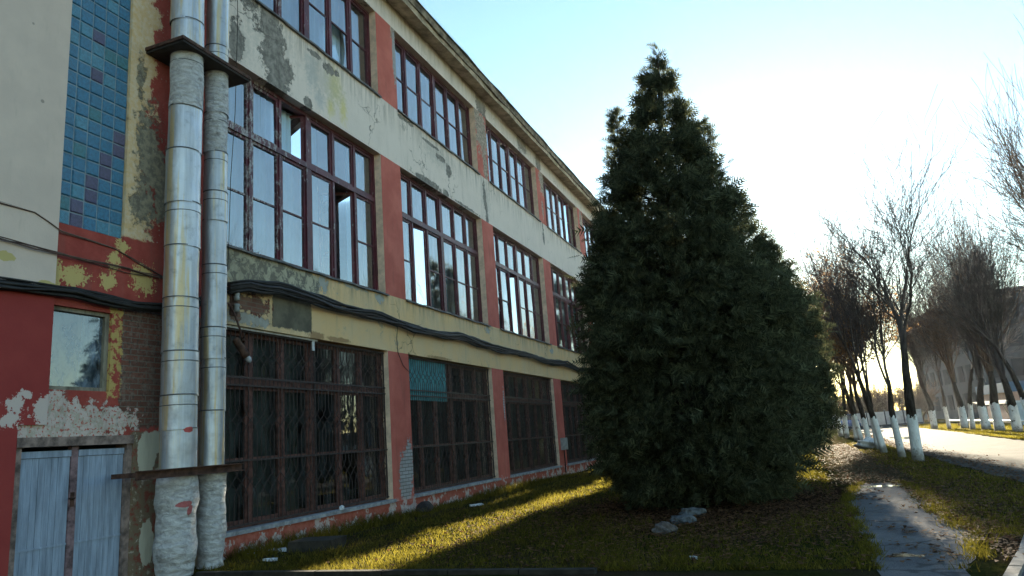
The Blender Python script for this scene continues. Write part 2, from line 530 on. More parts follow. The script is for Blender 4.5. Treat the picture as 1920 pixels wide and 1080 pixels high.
def mat_render_coat():
    """smooth new coat: beige above, red below"""
    n = N('beige and red render coat', 0.9, spec=0.15)
    nz = n.noise(2.0, 5, 0.6)
    nz2 = n.noise(40.0, 3, 0.6)
    b = n.mix(n.step(nz, 0.3, 0.75), (0.62, 0.50, 0.43), (0.70, 0.565, 0.48))
    st = n.noise(5.0, 5, 0.65, st=(1, 1.4, 0.3))
    b = n.mix(n.ma('MULTIPLY', n.step(st, 0.55, 0.8), 0.3), b, (0.36, 0.31, 0.25))
    dots = n.step(n.vor(1.7), 0.05, 0.03)
    b = n.mix(n.ma('MULTIPLY', dots, 0.6), b, (0.16, 0.14, 0.12))
    r = n.mix(n.step(nz, 0.3, 0.75), (0.28, 0.045, 0.042), (0.33, 0.056, 0.05))
    sp = n.mask([(5.62, 2.22, 0.12, 0.10), (5.72, 2.35, 0.08, 0.05), (5.55, 2.05, 0.12, 0.08), (5.95, 2.15, 0.12, 0.2)], n.noise(12, 5, 0.75), 1.9, 0.05)
    r = n.mix(sp, r, (0.58, 0.48, 0.44))
    sy = n.mask([(5.38, 3.92, 0.12, 0.06), (5.9, 3.66, 0.15, 0.06)], n.noise(9, 5, 0.7), 0.6, 0.1)
    b = n.mix(sy, b, (0.52, 0.42, 0.18))
    edge = n.ma('ADD', n.axis(2), n.ma('MULTIPLY', n.noise(6, 4), 0.06))
    n.col(n.mix(n.step(edge, 3.575, 3.59), r, b))
    n.bump(n.ma('ADD', nz2, nz), 0.25, 0.01)
    return n.mat


def mat_frame():
    n = N('maroon window paint', 0.5, spec=0.4)
    nz = n.noise(14.0, 5, 0.75, st=(1, 1, 0.35))
    c = n.mix(n.step(n.noise(3, 4), 0.3, 0.7), (0.062, 0.010, 0.017), (0.12, 0.020, 0.032))
    # flaked to grey wood on the sashes nearest the pipes, less elsewhere
    thr = n.ma('ADD', 0.47, n.ma('MULTIPLY', n.step(n.axis(1), 9.3, 11.6), 0.15))
    pe = n.step(n.ma('SUBTRACT', nz, thr), 0.0, 0.04)
    up = n.step(n.axis(2), 4.5, 4.7)
    c = n.mix(n.ma('MULTIPLY', pe, up), c, n.mix(n.step(n.noise(30, 3), 0.4, 0.6), (0.20, 0.17, 0.17), (0.42, 0.38, 0.37)))
    n.col(c)
    n.bump(nz, 0.3, 0.006)
    return n.mat


def mat_glass(name, tint=(0.80, 0.88, 0.9), ior=1.75, dirt=0.12, dcol=(0.35, 0.38, 0.38)):
    n = N(name)
    t = n.t
    t.nodes.remove(n.b)
    out = t.nodes['Material Output']
    fr = t.nodes.new('ShaderNodeFresnel')
    fr.inputs['IOR'].default_value = ior
    tr = t.nodes.new('ShaderNodeBsdfTransparent')
    tr.inputs['Color'].default_value = (*tint, 1)
    gl = t.nodes.new('ShaderNodeBsdfGlossy')
    gl.inputs['Roughness'].default_value = 0.015
    gl.inputs['Color'].default_value = (0.95, 0.97, 1, 1)
    bu = t.nodes.new('ShaderNodeBump')
    bu.inputs['Strength'].default_value = 0.10
    bu.inputs['Distance'].default_value = 0.01
    t.links.new(n.noise(2.2, 1.5, 0.4), bu.inputs['Height'])
    t.links.new(bu.outputs[0], gl.inputs['Normal'])
    mx = t.nodes.new('ShaderNodeMixShader')
    t.links.new(fr.outputs[0], mx.inputs[0])
    t.links.new(tr.outputs[0], mx.inputs[1])
    t.links.new(gl.outputs[0], mx.inputs[2])
    df = t.nodes.new('ShaderNodeBsdfDiffuse')
    df.inputs['Color'].default_value = (*dcol, 1)
    m2 = t.nodes.new('ShaderNodeMixShader')
    dz = n.ma('MULTIPLY', n.step(n.noise(5, 5, 0.7, st=(1, 1, 0.5)), 0.35, 0.8), dirt * 2)
    t.links.new(dz, m2.inputs[0])
    t.links.new(mx.outputs[0], m2.inputs[1])
    t.links.new(df.outputs[0], m2.inputs[2])
    t.links.new(m2.outputs[0], out.inputs['Surface'])
    return n.mat


def mat_leaf(name, c1, c2, c3, trans=0.35, scale=1.6):
    n = N(name, 0.8, spec=0.08)
    t = n.t
    f = n.noise(scale, 4, 0.7)
    c = n.mix(n.step(f, 0.35, 0.65), c1, c2)
    c = n.mix(n.step(n.noise(scale * 4, 3, 0.7, off=(5, 5, 5)), 0.55, 0.75), c, c3)
    gi = t.nodes.new('ShaderNodeNewGeometry')
    ri = gi.outputs['Random Per Island']
    c = n.mix(n.ma('MULTIPLY', n.step(ri, 0.45, 1.0), 0.75), c, tuple(min(1, x * 2.0) for x in c2))
    c = n.mix(n.ma('MULTIPLY', n.step(ri, 0.4, 0.0), 0.7), c, tuple(x * 0.45 for x in c1))
    n.col(c)
    tl = t.nodes.new('ShaderNodeBsdfTranslucent')
    t.links.new(n.mix(0.5, c, tuple(min(1, x * 1.6) for x in c2)), tl.inputs['Color'])
    mx = t.nodes.new('ShaderNodeMixShader')
    mx.inputs[0].default_value = trans
    t.links.new(n.b.outputs[0], mx.inputs[1])
    t.links.new(tl.outputs[0], mx.inputs[2])
    t.links.new(mx.outputs[0], t.nodes['Material Output'].inputs['Surface'])
    return n.mat


def mat_sheet_metal():
    n = N('dull aluminium cladding', 0.45, 0.78)
    st = n.noise(3.2, 5, 0.6, st=(2.2, 2.2, 0.12))
    c = n.mix(n.step(st, 0.3, 0.7), (0.38, 0.40, 0.44), (0.62, 0.64, 0.68))
    ye = n.noise(4.0, 4, 0.6, st=(2.6, 2.6, 0.10), off=(9, 3, 1))
    c = n.mix(n.ma('MULTIPLY', n.step(ye, 0.50, 0.64), 0.85), c, (0.60, 0.46, 0.24))
    dk = n.noise(6, 6, 0.7, off=(2, 8, 4))
    c = n.mix(n.ma('MULTIPLY', n.step(dk, 0.52, 0.78), 0.6), c, (0.22, 0.23, 0.25))
    rd = n.mask([(7.55, 1.88, 0.07, 0.04)], n.noise(14, 3), 0.4, 0.1)
    c = n.mix(rd, c, (0.42, 0.09, 0.09))
    n.col(c)
    n.rough(n.ma('ADD', 0.36, n.ma('MULTIPLY', dk, 0.35)))
    h = n.ma('ADD', n.ma('MULTIPLY', n.noise(2.6, 3, 0.5, st=(1, 1, 0.7)), 1.0), n.ma('MULTIPLY', n.noise(16, 3), 0.12))
    n.bump(h, 0.75, 0.05)
    return n.mat


def mat_lagging():
    n = N('crumpled pale lagging', 0.7, 0.0)
    a = n.noise(9, 5, 0.7, st=(1, 1, 1.6), dist=0.8)
    c = n.mix(n.step(a, 0.3, 0.7), (0.34, 0.33, 0.34), (0.60, 0.60, 0.60))
    c = n.mix(n.ma('MULTIPLY', n.step(n.noise(4, 5, 0.7, off=(3, 3, 3)), 0.55, 0.7), 0.7), c, (0.16, 0.15, 0.14))
    rd = n.mask([(7.5, 0.92, 0.10, 0.04), (7.58, 0.84, 0.04, 0.07)], n.noise(14, 3), 0.4, 0.1)
    c = n.mix(rd, c, (0.42, 0.12, 0.12))
    n.col(c)
    n.bump(n.ma('ADD', a, n.ma('MULTIPLY', n.vor(6, st=(1, 1, 2.5)), 0.8)), 0.9, 0.04)
    return n.mat


def mat_ground():
    n = N('turf and soil', 1.0, spec=0.0)
    a = n.noise(0.55, 6, 0.65)
    b = n.noise(9.0, 5, 0.75)
    c3 = n.noise(60, 3, 0.7)
    g = n.mix(n.step(b, 0.3, 0.7), (0.016, 0.020, 0.006), (0.040, 0.042, 0.012))
    s = n.mix(n.step(c3, 0.35, 0.65), (0.026, 0.019, 0.012), (0.055, 0.040, 0.025))
    c = n.mix(n.step(a, 0.46, 0.60), g, s)
    # bare leaf-strewn soil round the conifers and on the footway beyond the asphalt
    X, Y = n.axis(0), n.axis(1)
    d = n.vm('LENGTH', n.vm('MULTIPLY', n.vm('SUBTRACT', n.pos, (6.6, 14.2, 0)), (0.30, 0.26, 0)), None)
    br = n.step(n.ma('ADD', n.ma('SUBTRACT', 1.0, d), n.ma('MULTIPLY', n.ma('SUBTRACT', n.noise(1.6, 5), 0.5), 1.2)), -0.05, 0.2)
    c = n.mix(br, c, n.mix(n.step(c3, 0.35, 0.7), (0.022, 0.012, 0.008), (0.052, 0.028, 0.017)))
    fy = n.ma('ABSOLUTE', n.ma('SUBTRACT', X, 9.7))
    fp = n.ma('MULTIPLY', n.step(n.ma('ADD', fy, n.ma('MULTIPLY', n.noise(1.2, 4), 1.0)), 1.45, 1.0), n.step(Y, 15.5, 19.0))
    c = n.mix(n.ma('MULTIPLY', fp, 0.85), c, n.mix(n.step(b, 0.35, 0.65), (0.055, 0.043, 0.024), (0.105, 0.085, 0.05)))
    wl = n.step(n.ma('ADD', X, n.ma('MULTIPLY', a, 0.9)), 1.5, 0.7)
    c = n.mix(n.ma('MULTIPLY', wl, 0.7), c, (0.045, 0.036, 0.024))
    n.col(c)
    n.bump(n.ma('ADD', b, n.ma('MULTIPLY', c3, 0.5)), 0.8, 0.04)
    return n.mat


def mat_asphalt(name, c1, c2, wet=0.0, leaf=0.3, crk=0.8):
    n = N(name, 0.95, spec=0.02)
    a = n.noise(1.2, 5, 0.65)
    g = n.noise(90, 3, 0.7)
    c = n.mix(n.step(a, 0.35, 0.7), c1, c2)
    c = n.mix(n.ma('MULTIPLY', n.step(g, 0.45, 0.7), 0.5), c, tuple(x * 1.9 for x in c2))
    wp = n.t.nodes.new('ShaderNodeTexNoise')
    wp.inputs['Scale'].default_value = 1.5
    n.t.links.new(n.pos, wp.inputs['Vector'])
    wv = n.vm('MULTIPLY', wp.outputs['Color'], (0.7, 0.7, 0.7))
    e = n.vor(0.55, 'DISTANCE_TO_EDGE', warp=wv)
    cr = n.ma('MULTIPLY', n.ma('SUBTRACT', 1.0, n.step(e, 0.004, 0.014)), n.step(n.noise(0.6, 3), 0.45, 0.55))
    c = n.mix(n.ma('MULTIPLY', cr, crk), c, (0.022, 0.02, 0.017))
    so_ = n.noise(2.5, 6, 0.75, off=(3, 9, 0))
    c = n.mix(n.ma('MULTIPLY', n.step(so_, 0.55, 0.68), leaf), c, (0.085, 0.058, 0.034))
    n.col(c)
    if wet:
        n.rough(n.ma('SUBTRACT', 0.78, n.ma('MULTIPLY', n.step(n.noise(0.8, 4, 0.6, off=(7, 7, 0)), 0.5, 0.62), wet)))
    n.bump(n.ma('SUBTRACT', n.ma('ADD', n.ma('MULTIPLY', g, 0.4), a), cr), 0.5, 0.015)
    return n.mat


def mat_bark():
    n = N('dark bark', 0.95, spec=0.1)
    a = n.noise(12, 5, 0.7, st=(1, 1, 0.25))
    n.col(n.mix(n.step(a, 0.35, 0.65), (0.020, 0.016, 0.013), (0.065, 0.052, 0.042)))
    n.bump(a, 0.8, 0.03)
    return n.mat


def mat_limewash():
    n = N('limewash', 0.95, spec=0.1)
    a = n.noise(10, 5, 0.75, st=(1, 1, 0.3))
    f = n.noise(5, 5, 0.75)
    c = n.mix(n.step(a, 0.25, 0.6), (0.50, 0.50, 0.48), (0.74, 0.74, 0.72))
    c = n.mix(n.step(f, 0.58, 0.66), c, (0.16, 0.14, 0.12))
    c = n.mix(n.ma('MULTIPLY', n.step(n.ma('ADD', n.axis(2), n.ma('MULTIPLY', n.noise(4, 4), -0.5)), 0.12, -0.15), 0.85), c, (0.12, 0.10, 0.075))
    n.col(c)
    n.bump(a, 0.7, 0.02)
    return n.mat


M = dict(
    upper=mat_band_upper(), lower=mat_band_lower(), pil=mat_pilaster(), plinth=mat_plinth(), left=mat_left_wall(), coat=mat_render_coat(),
    jamb=plain('beige jamb paint', (0.72, 0.53, 0.40), var=0.2, scale=5),
    frame=mat_frame(), glass=mat_glass('window glass', (0.86, 0.94, 0.99), 3.0, 0.05), dglass=mat_glass('dusty ground floor glass', (0.6, 0.65, 0.65), 1.7, 0.16, (0.16, 0.18, 0.18)),
    brown=plain('brown iron paint', (0.12, 0.055, 0.045), 0.6, var=0.5, scale=9),
    grille=plain('black iron bars', (0.05, 0.038, 0.036), 0.6, var=0.4, scale=20, bump=0),
    sill=plain('zinc sill', (0.11, 0.105, 0.10), 0.6, 0.3, var=0.5, scale=5),
    csill=plain('grey concrete sill', (0.30, 0.31, 0.33), 0.85, var=0.4, scale=7, bump=0.4),
    curtain=plain('sheer curtain', (0.55, 0.74, 0.94), 0.9, var=0.10, scale=2.0, bump=0, st=(1, 3, 0.3)),
    blind=plain('dull interior blind', (0.13, 0.15, 0.145), 0.9, var=0.35, scale=2.5, bump=0, st=(1, 2, 0.5)),
    room=plain('interior paint', (0.13, 0.13, 0.125), 0.9, var=0.2, scale=0.5, bump=0),
    soffit=plain('stained soffit', (0.40, 0.32, 0.22), 0.9, var=0.5, scale=3.0, bump=0.4),
    fascia=plain('weathered fascia', (0.20, 0.165, 0.12), 0.85, var=0.7, scale=4.0, bump=0.5, bscale=9),
    roof=plain('grey green roof sheet', (0.17, 0.22, 0.19), 0.5, 0.4, var=0.3, scale=2.0),
    metal=mat_sheet_metal(), lag=mat_lagging(),
    band=plain('dark strap', (0.13, 0.14, 0.15), 0.5, 0.6),
    rust=plain('rusted steel', (0.075, 0.038, 0.028), 0.8, 0.2, var=0.6, scale=10, bump=0.4),
    dark=plain('tarred steel', (0.022, 0.018, 0.017), 0.75, 0.1, var=0.5, scale=8, bump=0.4),
    cable=plain('black cable', (0.018, 0.017, 0.017), 0.6, var=0.4, scale=6, bump=0),
    wire=plain('faded brown wire', (0.12, 0.075, 0.06), 0.7, var=0.4, scale=6, bump=0),
    gb1=None, gb2=None, gb3=None, gb4=None,
    door=plain('grey blue door boards', (0.27, 0.33, 0.43), 0.7, var=0.28, scale=5, st=(1, 3, 0.3), bump=0.3),
    doorframe=plain('grey red door frame', (0.22, 0.16, 0.14), 0.8, var=0.6, scale=6),
    white=plain('chalky white scrap', (0.62, 0.64, 0.66), 0.8, var=0.2, scale=10),
    stone=plain('pale field stone', (0.085, 0.092, 0.098), 0.95, var=0.65, scale=14, bump=0.9),
    conc=plain('grey concrete', (0.30, 0.29, 0.27), 0.9, var=0.35, scale=4, bump=0.4),
    dconc=plain('mossy dark concrete', (0.026, 0.023, 0.018), 0.95, var=0.5, scale=6, bump=0.6),
    bark=mat_bark(), lime=mat_limewash(),
    twig=plain('winter twigs', (0.08, 0.064, 0.058), 0.9, var=0.4, scale=2, bump=0),
    btwig=plain('brown twigs', (0.12, 0.075, 0.05), 0.9, var=0.4, scale=2, bump=0),
    bleaf=mat_leaf('dry brown leaves', (0.20, 0.11, 0.05), (0.29, 0.165, 0.075), (0.12, 0.07, 0.04), 0.5),
    thuja=mat_leaf('conifer sprays', (0.022, 0.026, 0.014), (0.062, 0.069, 0.037), (0.092, 0.068, 0.037), 0.36, 2.6),
    grass=mat_leaf('grass blades', (0.020, 0.021, 0.006), (0.120, 0.100, 0.014), (0.34, 0.26, 0.055), 0.6, 0.9),
    litter=mat_leaf('fallen leaves', (0.075, 0.036, 0.018), (0.13, 0.065, 0.03), (0.05, 0.028, 0.017), 0.25, 3.0),
    ground=mat_ground(),
    road=mat_asphalt('worn pale asphalt', (0.060, 0.056, 0.051), (0.090, 0.083, 0.074), 0.0, 0.30),
    path=mat_asphalt('old footpath asphalt', (0.095, 0.095, 0.102), (0.15, 0.143, 0.14), 0.0, 0.5, 0.5),
    teal=plain('teal corrugated sheet', (0.06, 0.26, 0.30), 0.5, 0.1, var=0.3, scale=6),
    boxgrey=plain('grey enamel box', (0.34, 0.35, 0.34), 0.6, var=0.25, scale=8),
    farwall=plain('distant grey wall', (0.055, 0.06, 0.07), 0.9, var=0.2, scale=0.5, bump=0),
    farglass=plain('distant window glass', (0.03, 0.036, 0.042), 0.9, var=0.3, scale=0.5, bump=0, spec=0.0),
    pink=plain('pink wash', (0.48, 0.30, 0.24), 0.9, var=0.2, scale=1.5),
    paleblue=plain('pale blue panel', (0.42, 0.50, 0.56), 0.7, var=0.15, scale=1.5),
    navy=plain('blue fascia', (0.05, 0.10, 0.18), 0.6, var=0.2, scale=1.5),
    fence=plain('grey concrete fence panel', (0.36, 0.36, 0.35), 0.9, var=0.2, scale=1.5),
    fpost=plain('dark fence post', (0.06, 0.06, 0.065), 0.8, var=0.3, scale=4),
    carblue=plain('blue car paint', (0.03, 0.075, 0.20), 0.25, 0.1, var=0.1, scale=2, bump=0, spec=0.6),
    rubber=plain('tyre rubber', (0.02, 0.02, 0.02), 0.9, bump=0),
    lens=plain('clear lamp lens', (0.32, 0.34, 0.38), 0.12, bump=0, spec=0.7),
    rail=plain('worn steel pipe', (0.55, 0.55, 0.56), 0.28, 0.9, var=0.15, scale=3, bump=0),
    wood=plain('grey timber', (0.12, 0.09, 0.065), 0.9, var=0.4, scale=5, st=(1, 1, 0.3)),
    puddle=None,
)
for key, nm, cc in (('gb1', 'blue glass block', (0.016, 0.14, 0.26)), ('gb2', 'teal glass block', (0.025, 0.15, 0.19)), ('gb3', 'pale blue glass block', (0.05, 0.20, 0.30)), ('gb4', 'violet glass block', (0.060, 0.055, 0.125))):
    n = N(nm, 0.28, spec=0.6)
    f = n.noise(26, 3, 0.6)
    n.col(n.mix(n.step(f, 0.3, 0.7), tuple(x * 0.75 for x in cc), tuple(x * 1.3 for x in cc)))
    n.bump(n.ma('MULTIPLY', n.ma('SINE', n.ma('MULTIPLY', n.axis(1), 190.0)), n.ma('SINE', n.ma('MULTIPLY', n.axis(2), 190.0))), 0.35, 0.006)
    M[key] = n.mat
n = N('standing water', 0.10, spec=0.8)
n.col((0.025, 0.026, 0.024))
M['puddle'] = n.mat

rng = random.Random(7)
nr = np.random.default_rng(11)

# ================================================================== GROUND
def sheet(name, pts, z, mat):
    mb = MB()
    mb.face([(x, y, z) for x, y in pts])
    return struct(mb.build(name, mat))


sheet('ground', [(-500, -200), (600, -200), (600, 1500), (-500, 1500)], 0.0, M['ground'])


def ragged(edge, amp, step, seed):
    """resample a polyline with jitter"""
    r = random.Random(seed)
    out = []
    for (a, b) in zip(edge[:-1], edge[1:]):
        L = math.dist(a, b)
        k = max(1, int(L / step))
        for i in range(k):
            t = i / k
            out.append((a[0] + (b[0] - a[0]) * t + r.uniform(-amp, amp), a[1] + (b[1] - a[1]) * t + r.uniform(-amp, amp) * 0.5))
    out.append(edge[-1])
    return out


near = ragged([(11.95, -20), (11.95, 16), (11.82, 22), (11.9, 30), (12.7, 46), (12.9, 62), (13.2, 82)], 0.10, 0.5, 1)
far = ragged([(18.2, 82), (17.45, 66), (16.9, 50), (16.2, 38), (16.0, 32), (15.8, 10), (15.8, -20)], 0.10, 0.5, 2)
sheet('road', near + far, 0.004, M['road'])
sheet('cross road', [(-60, 82.02), (60, 82.02), (60, 84.3), (-60, 84.3)], 0.004, M['road'])
pl = ragged([(8.72, 4.0), (8.70, 7.7), (8.78, 9.6), (8.74, 11.0), (8.88, 14.2), (9.15, 16.3), (9.35, 17.2)], 0.035, 0.25, 3)
pr = ragged([(10.0, 16.9), (10.08, 15.0), (9.9, 12.0), (9.92, 9.6), (9.75, 8.8), (9.4, 7.6), (9.3, 4.0)], 0.035, 0.12, 4)
sheet('footpath', pl + pr, 0.004, M['path'])
# paved corner to the right of the kerb and the apron at the building
sheet('side paving', ragged([(9.78, 4.0), (9.78, 7.55), (10.14, 8.6), (10.36, 9.5)], 0.02, 0.3, 8) + [(11.6, 9.8), (11.6, 4)], 0.006, M['path'])
kb = MB()
for (a, b) in (((9.55, 6.9), (9.80, 7.66)), ((9.81, 7.69), (10.08, 8.5)), ((10.09, 8.53), (10.38, 9.5))):
    d = Vector((b[0] - a[0], b[1] - a[1], 0)); L = d.length; d.normalize()
    c = Vector(((a[0] + b[0]) / 2, (a[1] + b[1]) / 2, 0.0))
    kb.obox(c, Vector((d.y, -d.x, 0)) * 0.05, d * L / 2, (0, 0, 0.045))
struct(kb.build('kerb', plain('dull kerb stone', (0.16, 0.155, 0.15), 0.9, var=0.4, scale=5, bump=0.4)))
kb = MB()
x = 0.7
while x < 5.6:
    L = rng.uniform(0.85, 1.0)
    kb.obox((x + L / 2, 7.70 + rng.uniform(-0.01, 0.01), 0.0), (L / 2 - 0.008, 0, 0), (0, 0.05, 0), (0, 0, 0.05))
    x += L
struct(kb.build('lawn kerb', M['dconc']))
for (px_, py_, rx_, ry_, z_) in ((9.6, 16.2, 0.34, 0.17, 0.008), (9.03, 8.47, 0.17, 0.10, 0.008), (13.6, 63.0, 0.8, 5.0, 0.008), (13.4, 44.0, 0.5, 2.0, 0.008)):
    pts = []
    for k in range(28):
        a = 2 * math.pi * k / 28
        q = 1 + 0.22 * math.sin(3 * a + px_) + 0.12 * math.sin(7 * a)
        pts.append((px_ + rx_ * q * math.cos(a), py_ + ry_ * q * math.sin(a)))
    sheet('puddle', pts, z_, M['puddle'])

# ================================================================== FACTORY
bld = thing('factory_building', 'long three storey factory with red pilasters, peeling cream bands and maroon windows', 'factory building')
NB, Y0, PITCH, OPW = 9, 8.83, 5.95, 5.03
YE = Y0 + PITCH * NB
Z1 = (0.38, 3.57)
Z2 = (4.86, 8.25)
Z3 = (9.75, 12.02)
ZT = 12.65
TH = 0.32


def part(mb, name, mats, parent=bld):
    return mb.build(name, mats, parent)


def band(name, z0, z1, mat):
    mb = MB()
    mb.box(-TH, 0, Y0, YE, z0, z1)
    return part(mb, name, mat)


mb = MB(); mb.box(-TH, 0.03, Y0, YE, -0.4, Z1[0] - 0.065); part(mb, 'plinth', M['plinth'])
band('spandrel', Z1[1], Z2[0], M['lower'])
band('spandrel', Z2[1], Z3[0], M['upper'])
band('spandrel', Z3[1], ZT, M['upper'])
for k in range(NB):
    for (z0, z1) in (Z1, Z2, Z3):
        a = Y0 + PITCH * k + OPW
        mb = MB()
        lo = z0 - (0.065 if z0 == Z1[0] else 0)
        # pier with the beige return on its sides; a little edge beading on the face
        mb.box(-TH, 0, a, a + PITCH - OPW, lo, z1, 0, 1)
        part(mb, 'pilaster', [M['pil'], M['jamb']])

# left wall with openings (door, small window, glass block panel)
lw = MB()
def lwbox(y0, y1, z0, z1):
    if y1 > y0 and z1 > z0:
        lw.box(-TH, 0, y0, y1, z0, z1)
YL = -6.0
lwbox(7.24, Y0, -0.4, ZT)
lwbox(6.97, 7.24, 1.86, ZT)
lwbox(6.84, 6.97, 1.86, 4.5)
lwbox(6.0, 6.84, 1.86, 2.42)
lwbox(6.0, 6.84, 3.45, 4.5)
lwbox(5.68, 6.0, 1.86, 4.5)
lwbox(YL, 5.68, -0.4, 4.5)
lwbox(YL, 6.0, 4.5, ZT)
lwbox(6.0, 6.97, 11.8, ZT)
part(lw, 'wall', M['left'])
# smooth coat standing proud of the old wall
ct = MB()
ct.box(0, 0.035, YL, 6.0, 2.0, ZT - 0.02)
ct.box(0, 0.035, YL, 5.66, -0.3, 2.0)
part(ct, 'render_coat', M['coat'])

# roof, eave
mb = MB(); mb.box(-16, -0.3, YL, YE, ZT + 0.16, ZT + 0.30)
part(mb, 'roof', M['roof'])
ev = MB()
ys = np.arange(YL, YE, 0.9)
def jig(y, s): return 0.012 * math.sin(y * 1.7 + s) + 0.010 * math.sin(y * 4.3 + s * 2)
sof = MB(); fas = MB(); rsh = MB()
for a, b in zip(ys[:-1], ys[1:]):
    pa = (-TH, a); pb = (-TH, b)
    za, zb = ZT + 0.0, ZT + 0.0
    oa, ob = 0.40 + jig(a, 1), 0.40 + jig(b, 1)
    la, lb = ZT - 0.06 + jig(a, 3), ZT - 0.06 + jig(b, 3)
    sof.face([(0.0, a, ZT), (oa, a, la), (ob, b, lb), (0.0, b, ZT)])
    sof.face([(-TH, a, ZT + 0.15), (-TH, b, ZT + 0.15), (ob, b, ZT + 0.15), (oa, a, ZT + 0.15)])
    sof.face([(oa, a, la), (oa, a, ZT + 0.15), (ob, b, ZT + 0.15), (ob, b, lb)])
    fa, fb = 0.45 + jig(a, 5), 0.45 + jig(b, 5)
    ga, gb = ZT + 0.10 + jig(a, 7), ZT + 0.10 + jig(b, 7)
    fas.face([(oa + 0.004, a, ga), (fa, a, ga), (fb, b, gb), (ob + 0.004, b, gb)])
    fas.face([(fa, a, ga), (fa + 0.03, a, ZT + 0.27), (fb + 0.03, b, ZT + 0.27), (fb, b, gb)])
    ra, rb = 0.53 + jig(a, 9), 0.53 + jig(b, 9)
    ha, hb = ZT + 0.275 + jig(a, 2) * 0.5, ZT + 0.275 + jig(b, 2) * 0.5
    rsh.face([(-0.3, a, ha + 0.08), (-0.3, b, hb + 0.08), (rb, b, hb + 0.03), (ra, a, ha + 0.03)])
    rsh.face([(-0.3, a, ha + 0.04), (ra, a, ha), (rb, b, hb), (-0.3, b, hb + 0.04)])
    rsh.face([(ra, a, ha), (ra, a, ha + 0.03), (rb, b, hb + 0.03), (rb, b, hb)])
part(sof, 'cornice', M['soffit'])
part(fas, 'fascia', M['fascia'])
part(rsh, 'roof_edge', M['roof'])

# rooms behind the glass
rm = MB()
for z0, z1 in ((0.0, 4.1), (4.3, 9.0), (9.2, 12.6)):
    rm.face([(-0.35, YL, z0), (-8, YL, z0), (-8, YE, z0), (-0.35, YE, z0)])
    rm.face([(-0.35, YL, z1), (-0.35, YE, z1), (-8, YE, z1), (-8, YL, z1)])
    rm.face([(-8, YL, z0), (-8, YL, z1), (-8, YE, z1), (-8, YE, z0)])
    for yy in (YL, YE):
        rm.face([(-0.35, yy, z0), (-0.35, yy, z1), (-8, yy, z1), (-8, yy, z0)])
    for k in range(NB):
        yy = Y0 + PITCH * k + OPW + 0.46
        rm.box(-4.6, -4.2, yy - 0.2, yy + 0.2, z0 + 0.01, z1 - 0.01)
part(rm, 'interior', M['room'])
bk = MB(); bk.box(-16, -15.7, YL, YE, -0.4, ZT + 0.15)
bk.box(-15.7, -TH, YE - 0.3, YE, -0.4, ZT + 0.1); bk.box(-15.7, -TH, YL, YL + 0.3, -0.4, ZT + 0.1)
part(bk, 'rear_wall', M['upper'])


